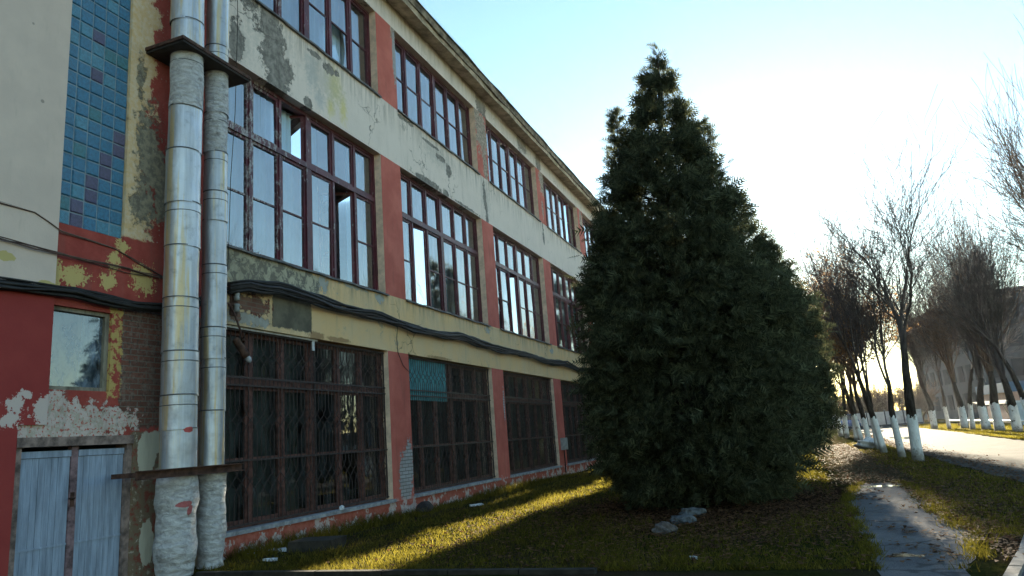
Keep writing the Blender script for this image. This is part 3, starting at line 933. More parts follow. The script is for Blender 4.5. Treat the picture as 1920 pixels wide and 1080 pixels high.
def make_window(k, z0, z1, tr, bars, floor):
    """k bay; tr transom height or None; bars: heights of thin glazing bars"""
    r = random.Random(100 * floor + k)
    a = Y0 + PITCH * k
    b = a + OPW
    xf0, xf1 = -0.30, -0.18
    fm = MB()
    F = 0.065
    fm.box(xf0, xf1, a, a + F, z0, z1)
    fm.box(xf0, xf1, b - F, b, z0, z1)
    fm.box(xf0, xf1, a + F, b - F, z0, z0 + F)
    fm.box(xf0, xf1, a + F, b - F, z1 - F, z1)
    rows = [(z0 + F, z1 - F)]
    if tr:
        fm.box(xf0, xf1 + 0.012, a + F, b - F, tr, tr + 0.11)
        rows = [(z0 + F, tr), (tr + 0.11, z1 - F)]
    MM, MS = 0.16, 0.07
    half = (b - a - 2 * F - MM) / 2
    sw = (half - 2 * MS) / 3
    pan = MB()
    shard = MB()
    cells = []
    for ri, (ra, rb) in enumerate(rows):
        y = a + F
        for s in range(6):
            cells.append((ri, s, y, y + sw, ra, rb))
            y += sw
            if s == 2:
                fm.box(xf0, xf1 + 0.006, y, y + MM, ra, rb); y += MM
            elif s < 5:
                fm.box(xf0, xf1 - 0.002, y, y + MS, ra, rb); y += MS
    openc = {(2, 0): {(1, 2), (0, 4)}, (2, 1): {(0, 1)}, (2, 2): {(0, 2)}, (3, 3): {(0, 4)}}.get((floor, k), set())
    for (ri, s, ya, yb, za, zb) in cells:
        S = 0.055
        x0, x1 = -0.27, -0.205
        gx = -0.235
        isopen = (ri, s) in openc
        if isopen:
            # casement swung inwards
            hy = yb
            ang = R(r.uniform(50, 75))
            if k == 1:
                ang = R(9)
            W = yb - ya
            ux, uy = -math.sin(ang), -math.cos(ang)
            def P(t, z, dx=0.0):
                return (gx + ux * t * W, hy + uy * t * W, z)
            for (t0, t1, zz0, zz1) in ((0, S / W, za, zb), (1 - S / W, 1, za, zb), (S / W, 1 - S / W, za, za + S), (S / W, 1 - S / W, zb - S, zb)):
                c = Vector(P((t0 + t1) / 2, (zz0 + zz1) / 2))
                fm.obox(c, Vector((ux, uy, 0)) * (t1 - t0) / 2 * W, Vector((-uy, ux, 0)) * 0.025, (0, 0, (zz1 - zz0) / 2))
            pan.face([P(S / W, za + S), P(1 - S / W, za + S), P(1 - S / W, zb - S), P(S / W, zb - S)])
            continue
        j = 0.0
        fm.box(x0, x1, ya, ya + S, za, zb)
        fm.box(x0, x1, yb - S, yb, za, zb)
        fm.box(x0, x1, ya + S, yb - S, za, za + S)
        fm.box(x0, x1, ya + S, yb - S, zb - S, zb)
        gl = [za + S]
        if ri == 0:
            for bz in bars:
                fm.box(x0 + 0.012, x1 - 0.008, ya + S, yb - S, bz - 0.016, bz + 0.016)
                gl += [bz - 0.016, bz + 0.016]
        gl.append(zb - S)
        ty, tz = R(r.gauss(0, 0.55)), R(r.gauss(0, 0.4))
        for q in range(0, len(gl), 2):
            za2, zb2 = gl[q], gl[q + 1]
            t2 = tz + R(r.gauss(0, 0.15))
            def G(y, z):
                return (gx + math.tan(ty) * (y - (ya + yb) / 2) + math.tan(t2) * (z - (za2 + zb2) / 2), y, z)
            ya2, yb2 = ya + S, yb - S
            if floor == 3 and k == 0 and s == 4 and q == 0:
                # smashed light: two shards left standing
                pan.face([G(ya2, za2), G(ya2 + 0.22, za2), G(ya2 + 0.30, za2 + 0.28), G(ya2 + 0.16, za2 + 0.55), G(ya2, za2 + 0.42)])
                pan.face([G(yb2 - 0.2, za2), G(yb2, za2), G(yb2, zb2), G(yb2 - 0.14, zb2), G(yb2 - 0.08, za2 + 0.6)])
                continue
            if floor == 1 and k == 0 and s == 4 and ri == 0 and q == 0:
                pan.face([G(ya2, za2), G(yb2, za2), G(yb2, za2 + 0.25), G(ya2 + 0.3, za2 + 0.2), G(ya2 + 0.2, za2 + 0.5), G(ya2, za2 + 0.62)])
                continue
            pan.face([G(ya2, za2), G(yb2, za2), G(yb2, zb2), G(ya2, zb2)])
    wo = part(fm, 'window', M['brown'] if floor == 1 else M['frame'])
    part(pan, 'pane', M['dglass'] if floor == 1 else M['glass'], wo)
    # sill
    sm = MB()
    if floor == 1:
        sm.box(-0.30, 0.07, a - 0.02, b + 0.02, z0 - 0.065, z0 - 0.002)
        part(sm, 'sill', M['csill'], wo)
    else:
        nn = 14
        for i in range(nn):
            ya_, yb_ = a - 0.03 + (b - a + 0.1) * i / nn, a - 0.03 + (b - a + 0.1) * (i + 1) / nn
            d1, d2 = 0.012 * math.sin(i * 2.1 + k), 0.012 * math.sin((i + 1) * 2.1 + k)
            sm.face([(-0.18, ya_, z0 + 0.012), (0.055, ya_, z0 + 0.004 + d1), (0.055, yb_, z0 + 0.004 + d2), (-0.18, yb_, z0 + 0.012)])
            sm.face([(0.055, ya_, z0 + 0.004 + d1), (0.058, ya_, z0 - 0.035 + d1), (0.058, yb_, z0 - 0.035 + d2), (0.055, yb_, z0 + 0.004 + d2)])
            sm.face([(0.058, ya_, z0 - 0.035 + d1), (0.003, ya_, z0 - 0.03), (0.003, yb_, z0 - 0.03), (0.058, yb_, z0 - 0.035 + d2)])
        part(sm, 'sill', M['sill'], wo)
    # curtains: gathered sheets
    if floor > 1:
        spans = []
        y = a + 0.05
        while y < b - 0.03:
            wd = r.uniform(0.9, 1.7)
            if r.random() < 1.0:
                spans.append((y, min(b - 0.05, y + wd)))
            y += wd + r.uniform(0.0, 0.03)
        for (ya, yb) in spans:
            if floor == 2 and k == 0:
                # bare behind the opened casement
                if ya < 12.6 < yb or ya < 12.2 < yb:
                    yb = min(yb, 12.15)
                    if yb - ya < 0.2:
                        continue
            nst = max(6, int((yb - ya) / 0.035))
            ph = r.uniform(0, 6)
            top = z1 - 0.02
            bot = z0 + (0.02 if r.random() < 0.75 else r.uniform(0.05, 0.3))
            rows_ = []
            for i in range(nst + 1):
                yy = ya + (yb - ya) * i / nst
                f = 0.03 * math.sin(yy * 38 + ph + 1.2 * math.sin(yy * 7)) + 0.015 * math.sin(yy * 90)
                rows_.append((yy, f))
            cm = MB()
            bb = 0
            for (yy, f) in rows_:
                cm.v.append((-0.46 + f * 0.6, yy, top)); cm.v.append((-0.46 + f * 1.3, yy + 0.02 * math.sin(yy * 9), bot))
            for i in range(nst):
                cm.f.append((bb + 2 * i, bb + 2 * i + 1, bb + 2 * i + 3, bb + 2 * i + 2)); cm.m.append(0); cm.smooth.append(True)
            part(cm, 'curtain', M['curtain'], wo)
    else:
        for (ya, yb) in ([(a + 0.1, a + 0.82), (a + 0.9, a + 1.62), (a + 1.7, a + 2.4)] if k == 0 else [(a + r.uniform(0.2, 2), a + r.uniform(2.4, 4.6))]):
            cm = MB()
            cm.face([(-0.42, ya, z0 + 0.02), (-0.42, yb, z0 + 0.02), (-0.42, yb, z1 - 0.02), (-0.42, ya, z1 - 0.02)])
            part(cm, 'blind', M['blind'], wo)
        # iron grille with bars bent into lozenge bands
        gm = MB()
        step = 0.105
        nb = int((b - a - 0.16) / step)
        y = a + 0.08
        bands_ = ((0.86, 1.30), (1.86, 2.26), (2.92, 3.26))
        for i in range(nb + 1):
            yy = y + step * i
            sg = 1 if i % 2 else -1
            pts = [(-0.10, yy, z0 + 0.04)]
            for (u, v) in bands_:
                nz = 4
                for q in range(nz + 1):
                    zz = u + (v - u) * q / nz
                    off = 0 if q in (0, nz) else sg * step * 0.5 * (1 if q % 2 else -1)
                    pts.append((-0.10, yy + off, zz))
            pts.append((-0.10, yy, z1 - 0.03))
            gm.tube(pts, 0.0075, 4, caps=False, sm=False)
        for zz in (z0 + 0.05, 1.42, 2.62, 2.75, z1 - 0.05):
            gm.box(-0.112, -0.090, a + 0.01, b - 0.01, zz - 0.014, zz + 0.014)
        for yy in (a + 0.03, (a + b) / 2, b - 0.03):
            gm.box(-0.125, -0.113, yy - 0.022, yy + 0.022, z0 + 0.02, z1 - 0.02)
        part(gm, 'grille', M['grille'], wo)
        if k == 0:
            lm = MB()
            lm.box(-0.085, -0.06, a + 0.03, a + 2.55, z1 - 0.035, z1 - 0.003)
            lm.box(-0.085, -0.065, a + 2.40, a + 2.46, z1 - 0.22, z1 - 0.036)
            part(lm, 'lath', M['white'], wo)
        if k == 1:
            pm = MB()
            nn = 36
            ya, yb = a + 0.04, a + 2.25
            for i in range(nn):
                y1_, y2_ = ya + (yb - ya) * i / nn, ya + (yb - ya) * (i + 1) / nn
                o1, o2 = (0.012 if i % 2 else -0.012), (0.012 if (i + 1) % 2 else -0.012)
                pm.face([(-0.15 + o1, y1_, 2.52), (-0.15 + o2, y2_, 2.52), (-0.15 + o2, y2_, 3.50), (-0.15 + o1, y1_, 3.50)])
            part(pm, 'cover_sheet', M['teal'], wo)
    return wo


for k in range(NB):
    make_window(k, Z1[0], Z1[1], 2.62, (1.45,), 1)
    make_window(k, Z2[0], Z2[1], 7.06, (5.98,), 2)
    make_window(k, Z3[0], Z3[1], None, (10.92,), 3)

# small window in the left wall
fm = MB()
wy0, wy1, wz0, wz1 = 6.0, 6.84, 2.42, 3.45
for bx in ((wy0, wy0 + 0.05, wz0, wz1), (wy1 - 0.06, wy1, wz0, wz1), (wy0 + 0.05, wy1 - 0.06, wz0, wz0 + 0.05), (wy0 + 0.05, wy1 - 0.06, wz1 - 0.05, wz1)):
    fm.box(-0.14, -0.05, *bx)
wo = part(fm, 'window', plain('grey weathered wood', (0.20, 0.18, 0.14), 0.85, var=0.5, scale=9, st=(1, 1, 0.3)))
pm = MB(); pm.face([(-0.10, wy0 + 0.05, wz0 + 0.05), (-0.10, wy1 - 0.06, wz0 + 0.05), (-0.10, wy1 - 0.06, wz1 - 0.05), (-0.10, wy0 + 0.05, wz1 - 0.05)])
part(pm, 'pane', mat_glass('small window glass', (0.35, 0.42, 0.48), 2.3, 0.34, (0.36, 0.46, 0.58)), wo)
cm = MB(); cm.face([(-0.2, wy0 + 0.52, wz0), (-0.2, wy1 - 0.02, wz0), (-0.2, wy1 - 0.02, wz1), (-0.2, wy0 + 0.58, wz1)])
part(cm, 'curtain', M['curtain'], wo)

# glass block panel
gb = MB()
rows = int((11.8 - 4.5) / 0.1945)
viol = {(1, 0), (1, 1), (2, 2), (2, 3), (3, 4), (3, 5), (4, 6), (4, 7), (2, 11), (2, 14)}
pale = {(0, 0), (1, 2), (3, 0), (2, 13), (1, 12), (0, 13), (3, 11), (1, 14), (0, 15), (2, 12), (4, 0), (3, 17)}
teal = {(0, 1), (1, 5), (3, 13), (4, 13), (2, 8)}
cw = 0.97 / 5
for rr in range(rows):
    for c in range(5):
        ya, za = 6.0 + c * cw, 4.5 + rr * 0.1945
        g = 0.007
        y1_, y2_, z1_, z2_ = ya + g, ya + cw - g, za + g, za + 0.1945 - g
        mi = 3 if (c, rr) in viol else 2 if (c, rr) in pale else 1 if (c, rr) in teal else (0 if rng.random() < 0.96 else rng.choice((1, 2)))
        e = 0.012
        x0, x1 = -0.055, -0.040 + rng.uniform(-0.002, 0.002)
        t1, t2 = rng.uniform(-0.003, 0.003), rng.uniform(-0.003, 0.003)
        o = [(x0, y1_, z1_), (x0, y2_, z1_), (x0, y2_, z2_), (x0, y1_, z2_)]
        i_ = [(x1 - t1 - t2, y1_ + e, z1_ + e), (x1 + t1 - t2, y2_ - e, z1_ + e), (x1 + t1 + t2, y2_ - e, z2_ - e), (x1 - t1 + t2, y1_ + e, z2_ - e)]
        gb.face(i_, mi)
        for q in range(4):
            gb.face([o[q], o[(q + 1) % 4], i_[(q + 1) % 4], i_[q]], mi)
gp = part(gb, 'glass_block_panel', [M['gb1'], M['gb2'], M['gb3'], M['gb4']])
mo = MB(); mo.box(-0.2, -0.055, 6.0, 6.97, 4.5, 11.8); part(mo, 'mortar_grid', plain('grey block mortar', (0.24, 0.30, 0.34), 0.9), gp)

# double door
dm = MB()
dm.box(-0.20, -0.02, 5.68, 5.76, -0.2, 1.75)
dm.box(-0.20, -0.02, 7.16, 7.24, -0.2, 1.75)
dm.box(-0.20, 0.012, 5.68, 7.24, 1.75, 1.86)
do = part(dm, 'door', M['doorframe'])
for (a, b) in ((5.77, 6.40), (6.50, 7.15)):
    lf = MB()
    nbd = 8
    for i in range(nbd):
        y1_, y2_ = a + (b - a) * i / nbd, a + (b - a) * (i + 1) / nbd
        for (zz0, zz1) in ((-0.15, 0.60), (0.62, 1.62)):
            lf.box(-0.11, -0.075 + rng.uniform(-0.003, 0.003), y1_ + 0.002, y2_ - 0.002, zz0, zz1)
    lf.box(-0.11, -0.06, a, b, 1.625, 1.70)
    lf.box(-0.11, -0.066, a, b, 0.598, 0.622)
    lo_ = part(lf, 'door_leaf', M['door'], do)
    lo_.rotation_euler = (0, R(0.3), 0)
mm = MB(); mm.box(-0.12, -0.055, 6.405, 6.495, -0.15, 1.74); part(mm, 'astragal', plain('rusty door edge', (0.17, 0.11, 0.12), 0.8, var=0.7, scale=8), do)
hm = MB(); hm.tube([(-0.05, 6.44, 1.12), (-0.01, 6.44, 1.13), (-0.005, 6.36, 1.13)], 0.012, 6); hm.box(-0.054, -0.046, 6.415, 6.465, 1.03, 1.2)
part(hm, 'handle', M['rust'], do)

# ================================================================== PIPES ON THE PIER
def lathe(mb, cx, cy, prof, n=28, wob=0.0, seed=0, mi=0):
    r = random.Random(seed)
    ph = [r.uniform(0, 6.28) for _ in range(4)]
    b = len(mb.v)
    for (rad, z) in prof:
        for k in range(n):
            t = 2 * math.pi * k / n
            q = rad * (1 + wob * (math.sin(3 * t + z * 5 + ph[0]) * 0.5 + math.sin(5 * t + z * 9 + ph[1]) * 0.35 + math.sin(2 * t - z * 13 + ph[2]) * 0.4))
            mb.v.append((cx + q * math.cos(t), cy + q * math.sin(t), z + wob * 0.25 * math.sin(2 * t + ph[3])))
    for i in range(len(prof) - 1):
        for k in range(n):
            k2 = (k + 1) % n
            mb.f.append((b + i * n + k, b + i * n + k2, b + (i + 1) * n + k2, b + (i + 1) * n + k)); mb.m.append(mi); mb.smooth.append(True)


def clad_pipe(label, cx, cy, rad, joints, lag_top, seed):
    r = random.Random(seed)
    t = thing('insulated_pipe', label, 'pipe', (0, 0, 0), 0, 'clad riser pipes on the factory pier')
    core = MB(); core.tube([(cx, cy, -0.1), (cx, cy, 13.2)], rad * 0.6, 12); part(core, 'core_pipe', M['dark'], t)
    for i, (za, zb) in enumerate(zip(joints[:-1], joints[1:])):
        mb = MB()
        q = rad * (1 + r.uniform(-0.02, 0.025))
        dx, dy = r.uniform(-0.010, 0.010), r.uniform(-0.010, 0.010)
        soft = (6.55 < zb < 7.5 and za > 6.0)
        prof = []
        ns = 8
        for j in range(ns + 1):
            prof.append((q * (1.012 if j == 0 else 1.0 if j < ns else 0.985), za - 0.012 + (zb - za + 0.02) * j / ns))
        lathe(mb, cx + dx, cy + dy, prof, 28, 0.035 if soft else 0.014, seed + i)
        part(mb, 'cladding', M['lag'] if soft else M['metal'], t)
        bm_ = MB()
        lathe(bm_, cx + dx, cy + dy, [(q * 1.0, zb - 0.005), (q * 1.026, zb - 0.003), (q * 1.026, zb + 0.012), (q * 1.0, zb + 0.014)], 28, 0.006, seed + i)
        if r.random() < 0.75:
            lathe(bm_, cx + dx, cy + dy, [(q * 1.0, zb - 0.14), (q * 1.016, zb - 0.139), (q * 1.016, zb - 0.128), (q * 1.0, zb - 0.127)], 28, 0.006, seed + i)
        part(bm_, 'band', M['band'], t)
    lg = MB()
    prof = []
    for j in range(25):
        z = 0.02 + (lag_top - 0.02) * j / 24
        f = 1.10 + 0.06 * math.sin(z * 9 + seed) + 0.03 * math.sin(z * 23 + seed)
        if z < 0.2:
            f *= 0.9
        prof.append((rad * f, z))
    lathe(lg, cx, cy, prof, 36, 0.035, seed + 50)
    part(lg, 'wrapping', M['lag'], t)
    return t


clad_pipe('thicker of two aluminium clad pipes, standing nearer the door', 0.40, 7.60, 0.235, [1.34, 1.9, 2.35, 2.95, 3.7, 4.45, 5.1, 5.9, 6.6, 7.44, 8.0, 9.2, 10.4, 11.6, 13.0], 1.33, 5)
clad_pipe('thinner of two aluminium clad pipes, standing nearer the grilled windows', 0.42, 8.20, 0.175, [1.34, 2.15, 2.9, 3.35, 4.3, 5.0, 5.45, 6.1, 6.75, 7.44, 7.9, 9.0, 10.2, 11.5, 13.0], 1.33, 9)

t = thing('pipe_platform', 'dark steel platform that both pipes pass through high on the wall', 'bracket')
mb = MB()
mb.box(0.001, 0.72, 7.22, 8.60, 7.44, 7.475)
part(mb, 'plate', M['dark'], t)
mb = MB()
mb.box(0.64, 0.735, 7.20, 8.62, 7.478, 7.53)
mb.box(0.001, 0.64, 7.20, 7.26, 7.478, 7.53)
mb.box(0.001, 0.64, 8.56, 8.62, 7.478, 7.53)
part(mb, 'edge_angle', M['rust'], t)
t = thing('pipe_bracket', 'rusty steel channel holding both pipes just above their wrapped bottoms', 'bracket')
mb = MB()
mb.box(0.66, 0.675, 6.70, 8.52, 1.28, 1.39); mb.box(0.675, 0.73, 6.70, 8.52, 1.375, 1.39); mb.box(0.675, 0.73, 6.70, 8.52, 1.28, 1.295)
part(mb, 'channel', M['rust'], t)
for yy in (6.95, 7.92, 8.45):
    mb = MB()
    mb.box(0.001, 0.659, yy - 0.03, yy + 0.03, 1.31, 1.37)
    part(mb, 'support_arm', M['rust'], t)

# ================================================================== CABLES
def strands(name, label, cat, ctrl, n, spread, rad, mat, seed):
    r = random.Random(seed)
    t = thing(name, label, cat)
    ctrl = [Vector(c) for c in ctrl]
    for s in range(n):
        pts = []
        ox, oz = r.uniform(0, spread * 0.6), r.uniform(-spread, spread) * 0.6
        ph = [r.uniform(0, 6.28) for _ in range(3)]
        for a, b in zip(ctrl[:-1], ctrl[1:]):
            k = max(2, int((b - a).length / 0.3))
            for i in range(k):
                p = a.lerp(b, i / k)
                u = p.y
                pts.append(p + Vector((ox + 0.02 * math.sin(u * 0.9 + ph[0]), 0, oz + spread * 0.35 * math.sin(u * 0.8 + ph[1]) + 0.02 * math.sin(u * 2.7 + ph[2]) + 0.008 * math.sin(u * 7.1 + ph[0]))))
        pts.append(ctrl[-1] + Vector((ox, 0, oz)))
        mb = MB()
        mb.tube(pts, rad * r.uniform(0.7, 1.3), 5)
        part(mb, 'cable', mat, t)
    return t


ctrl = [(0.06, 8.85, 4.14), (0.10, 9.25, 4.25), (0.10, 10.0, 4.31), (0.10, 10.9, 4.28)]
yy = 12.0
i = 0
while yy < YE - 1:
    ctrl.append((0.08, yy, 4.24 + 0.05 * math.sin(i * 1.9) - 0.008 * i))
    yy += 1.4; i += 1
strands('cable_bundle', 'sagging black cable bundle running along the ochre band below the middle windows', 'cables', ctrl, 20, 0.10, 0.024, M['cable'], 3)
strands('cable_bundle', 'black cable bundle on the left wall over the small window, ending at the pipes', 'cables', [(0.07, -1.0, 3.52), (0.07, 3.0, 3.54), (0.07, 5.2, 3.57), (0.07, 6.2, 3.62), (0.08, 7.1, 3.60), (0.10, 7.9, 3.66), (0.06, 8.8, 4.05)], 13, 0.07, 0.02, M['cable'], 4)
strands('wall_wire', 'thin brown wire sloping down from the beige wall below the glass blocks', 'wire', [(0.05, 2.0, 4.7), (0.05, 5.3, 4.53), (0.05, 5.68, 4.50), (0.05, 6.03, 4.37), (0.02, 6.83, 4.36), (0.03, 7.64, 4.08)], 2, 0.012, 0.007, M['wire'], 5)
strands('wall_wire', 'level brown wires crossing the red patch just above the left cable bundle', 'wire', [(0.05, 2.0, 4.10), (0.05, 5.33, 4.09), (0.05, 6.05, 4.08), (0.03, 6.72, 4.08), (0.03, 7.3, 4.06), (0.03, 7.64, 4.07)], 4, 0.022, 0.007, M['wire'], 6)
strands('hanging_wire', 'short grey wire hanging from the cable bundle onto the first red pilaster', 'wire', [(0.10, 14.2, 4.2), (0.05, 14.22, 3.9), (0.03, 14.28, 3.6), (0.03, 14.5, 3.3), (0.03, 14.82, 3.12)], 1, 0.0, 0.008, M['cable'], 7)
strands('lightning_wire', 'thin dark wire running down the wall beside the thinner pipe', 'wire', [(0.06, 9.02, 10.6), (0.10, 9.0, 9.0), (0.12, 8.93, 7.2), (0.10, 8.86, 6.0), (0.08, 8.84, 4.4)], 1, 0.0, 0.007, M['cable'], 8)

# rusty lamp, insulators, meter box
t = thing('wall_lamp', 'rusty broken lamp drooping in front of the first grilled window', 'lamp')
mb = MB(); mb.tube([(0.02, 8.95, 3.9), (0.12, 8.97, 3.7), (0.20, 9.0, 3.45), (0.22, 9.02, 3.32)], 0.016, 8)
mb.tube([(0.02, 9.25, 3.28), (0.14, 9.16, 3.30), (0.22, 9.05, 3.30)], 0.02, 8); part(mb, 'arm', M['rust'], t)
hp = MB()
lathe(hp, 0, 0, [(0.0, 0.2), (0.05, 0.2), (0.075, 0.16), (0.08, 0.02), (0.085, 0.0), (0.085, -0.18), (0.095, -0.20), (0.095, -0.28), (0.06, -0.285)], 18, 0.01, 3)
h = part(hp, 'housing', plain('rust brown lamp body', (0.085, 0.045, 0.03), 0.85, 0.1, var=0.5, scale=14), t)
h.location = (0.17, 9.03, 3.2); h.rotation_euler = (R(28), R(-18), 0); h.scale = (0.72, 0.72, 0.72)
lp = MB(); lathe(lp, 0, 0, [(0.06, -0.285), (0.066, -0.34), (0.05, -0.40), (0.02, -0.43), (0.0, -0.435)], 16, 0.0, 3)
h = part(lp, 'bulb', M['lens'], t)
h.location = (0.17, 9.03, 3.2); h.rotation_euler = (R(28), R(-18), 0); h.scale = (0.72, 0.72, 0.72)
t = thing('insulator_pair', 'two pale insulators on a rusty wall plate below the cable bundle', 'insulator')
mb = MB(); mb.box(0.001, 0.02, 8.98, 9.14, 3.72, 4.12); part(mb, 'wall_plate', M['rust'], t)
for zz in (4.03, 3.84):
    mb = MB(); lathe(mb, 0.075, 9.06, [(0.0, zz - 0.075), (0.04, zz - 0.07), (0.045, zz - 0.02), (0.035, zz), (0.045, zz + 0.02), (0.045, zz + 0.06), (0.0, zz + 0.065)], 14)
    mb.tube([(0.02, 9.06, zz), (0.04, 9.06, zz)], 0.015, 6)
    part(mb, 'insulator', M['boxgrey'], t)
t = thing('meter_box', 'grey metal meter box fixed low on the third red pilaster', 'meter box')
mb = MB(); mb.box(0.001, 0.15, 26.02, 26.42, 0.92, 1.36); part(mb, 'case', M['boxgrey'], t)
mb = MB(); mb.box(0.151, 0.165, 26.04, 26.40, 0.94, 1.34); mb.box(0.1655, 0.18, 26.08, 26.11, 1.10, 1.18); part(mb, 'lid', M['boxgrey'], t)
mb = MB(); mb.tube([(0.06, 26.2, 0.92), (0.06, 26.2, 0.1)], 0.02, 6); part(mb, 'conduit', M['dark'], t)

# ================================================================== LAWN CLUTTER
def lump(name, label, cat, loc, size, mat, seed, group=None, sub=4, rough=0.35, rotz=0.0):
    import bmesh
    bm = bmesh.new()
    bmesh.ops.create_icosphere(bm, subdivisions=sub, radius=1)
    r = random.Random(seed)
    ax = [(Vector((r.gauss(0, 1), r.gauss(0, 1), r.gauss(0, 1))).normalized(), r.uniform(0.55, 0.95)) for _ in range(9)]
    for v in bm.verts:
        p = v.co.copy()
        for (d, lim) in ax:
            e = p.dot(d)
            if e > lim:
                p -= d * (e - lim) * 0.8
        p *= 1 + rough * 0.4 * math.sin(p.x * 5 + seed) * math.sin(p.y * 6 + 1) + rough * 0.3 * math.sin(p.z * 9 + p.x * 7)
        v.co = Vector((p.x * size[0], p.y * size[1], max(p.z, -0.35) * size[2]))
    me = bpy.data.meshes.new(name)
    bm.to_mesh(me); bm.free()
    for p in me.polygons:
        p.use_smooth = True
    me.materials.append(mat)
    o = link(name, me, None, loc)
    o.rotation_euler = (0, 0, rotz)
    return tag(o, label, cat, group)


lump('field_stone', 'pinkish grey stone nearest the camera below the big conifer', 'stone', (6.30, 10.5, 0.03), (0.17, 0.14, 0.13), plain('pinkish stone', (0.085, 0.075, 0.072), 0.95, var=0.6, scale=14, bump=0.9), 3, 'stones under the big conifer', rotz=0.3)
lump('field_stone', 'low wide grey stone in the middle of the stones under the conifer', 'stone', (6.42, 11.55, 0.03), (0.24, 0.16, 0.11), M['stone'], 5, 'stones under the big conifer')
lump('field_stone', 'dark grey stone farthest back beside the conifer trunk', 'stone', (6.45, 12.4, 0.03), (0.22, 0.16, 0.13), M['stone'], 8, 'stones under the big conifer', rotz=0.7)
lump('dark_drum', 'low dark crushed drum lying on the grass by the first red pilaster', 'drum', (0.42, 14.45, 0.10), (0.16, 0.34, 0.16), M['dark'], 12, rough=0.1)
lump('lime_stump', 'whitewashed stump lying at the foot of the roadside trees', 'stump', (11.0, 33.4, 0.12), (0.62, 0.4, 0.3), M['lime'], 15, rotz=0.4)
mb = MB(); mb.obox((1.05, 9.75, 0.05), (0.36, 0.05, 0), (-0.04, 0.26, 0), (0, 0.02, 0.10)); tag(mb.build('concrete_block', M['dconc']), 'dark mossy concrete block lying in the grass below the first window', 'concrete block')


def scrap(label, loc, s, seed, tilt):
    r = random.Random(seed)
    mb = MB()
    k = 9
    top = []
    for i in range(k):
        a = 6.283 * i / k
        q = r.uniform(0.55, 1.1)
        top.append((s[0] * q * math.cos(a), s[1] * q * math.sin(a), 0.012 + r.uniform(0, s[2])))
    c = (0, 0, 0.02 + s[2] * 0.6)
    for i in range(k):
        j = (i + 1) % k
        mb.face([top[i], top[j], c])
        mb.face([(top[i][0], top[i][1], 0.0), (top[j][0], top[j][1], 0.0), top[j], top[i]])
    o = mb.build('paper_scrap', M['white'], None, loc)
    o.rotation_euler = (0, 0, tilt)
    return tag(o, label, 'scrap', 'pale scraps in the grass')


LAB = 'torn pale scrap in the cluster on the grass below the first grilled window'
for i, (x, y, sx, sy) in enumerate(((0.42, 9.55, 0.20, 0.10), (0.62, 9.85, 0.14, 0.12), (0.35, 10.25, 0.13, 0.10), (0.30, 9.2, 0.18, 0.07), (0.12, 9.5, 0.10, 0.08), (0.75, 10.05, 0.10, 0.07))):
    scrap(LAB, (x, y, 0.0), (sx, sy, 0.05), 20 + i, i * 0.9)
scrap('pale scrap lying alone in front of the dark concrete block', (0.98, 8.75, 0), (0.14, 0.06, 0.03), 40, 0.2)
scrap('pale scrap on the dark grass below the second grilled window', (1.1, 15.75, 0), (0.20, 0.12, 0.04), 41, 0.5)
lump('white_rag', 'small crumpled white rag on the sill under the first window', 'rag', (0.045, 11.9, 0.40), (0.05, 0.09, 0.06), M['white'], 44)
scrap('small white scrap in the hollow of the lawn in front of the stones', (6.95, 8.45, 0), (0.06, 0.05, 0.03), 45, 0.1)

# ================================================================== CONIFERS
def spray_proto():
    """one flat drooping scale-leaf spray: spine with paired leaflets; axis +x, plane xz"""
    tri = []
    L = 1.0
    def p(t, w):
        return (t * L, 0.0, w - 0.28 * t * t)
    tri.append((p(0, -0.02), p(0.95, 0.0), p(0, 0.02)))
    for t, ln in ((0.10, 0.34), (0.26, 0.40), (0.42, 0.38), (0.58, 0.30), (0.74, 0.22)):
        for s in (1, -1):
            a = p(t - 0.045, 0.0); b = p(t + 0.075, 0.0)
            q = p(t + 0.24, s * ln)
            tri.append((a, b, q) if s > 0 else (b, a, q))
    return np.array(tri)          # (T,3,3)


PROTO = spray_proto()


def scatter_sprays(base, direc, scale, r):
    """base (n,3), direc (n,3) unit; returns verts, faces"""
    n_ = len(base)
    up = np.tile([0, 0, 1.0], (n_, 1))
    side = np.cross(direc, up)
    side /= np.linalg.norm(side, axis=1, keepdims=True) + 1e-9
    nz = np.cross(side, direc)
    th = r.normal(0, 0.7, n_)[:, None]
    z2 = nz * np.cos(th) + side * np.sin(th)
    y2 = np.cross(z2, direc)
    P = PROTO.reshape(-1, 3)
    V = base[:, None, :] + scale[:, None, None] * (P[None, :, 0:1] * direc[:, None, :] + P[None, :, 1:2] * y2[:, None, :] + P[None, :, 2:3] * z2[:, None, :])
    V = V.reshape(-1, 3)
    F = np.arange(len(V)).reshape(-1, 3)
    return V, F


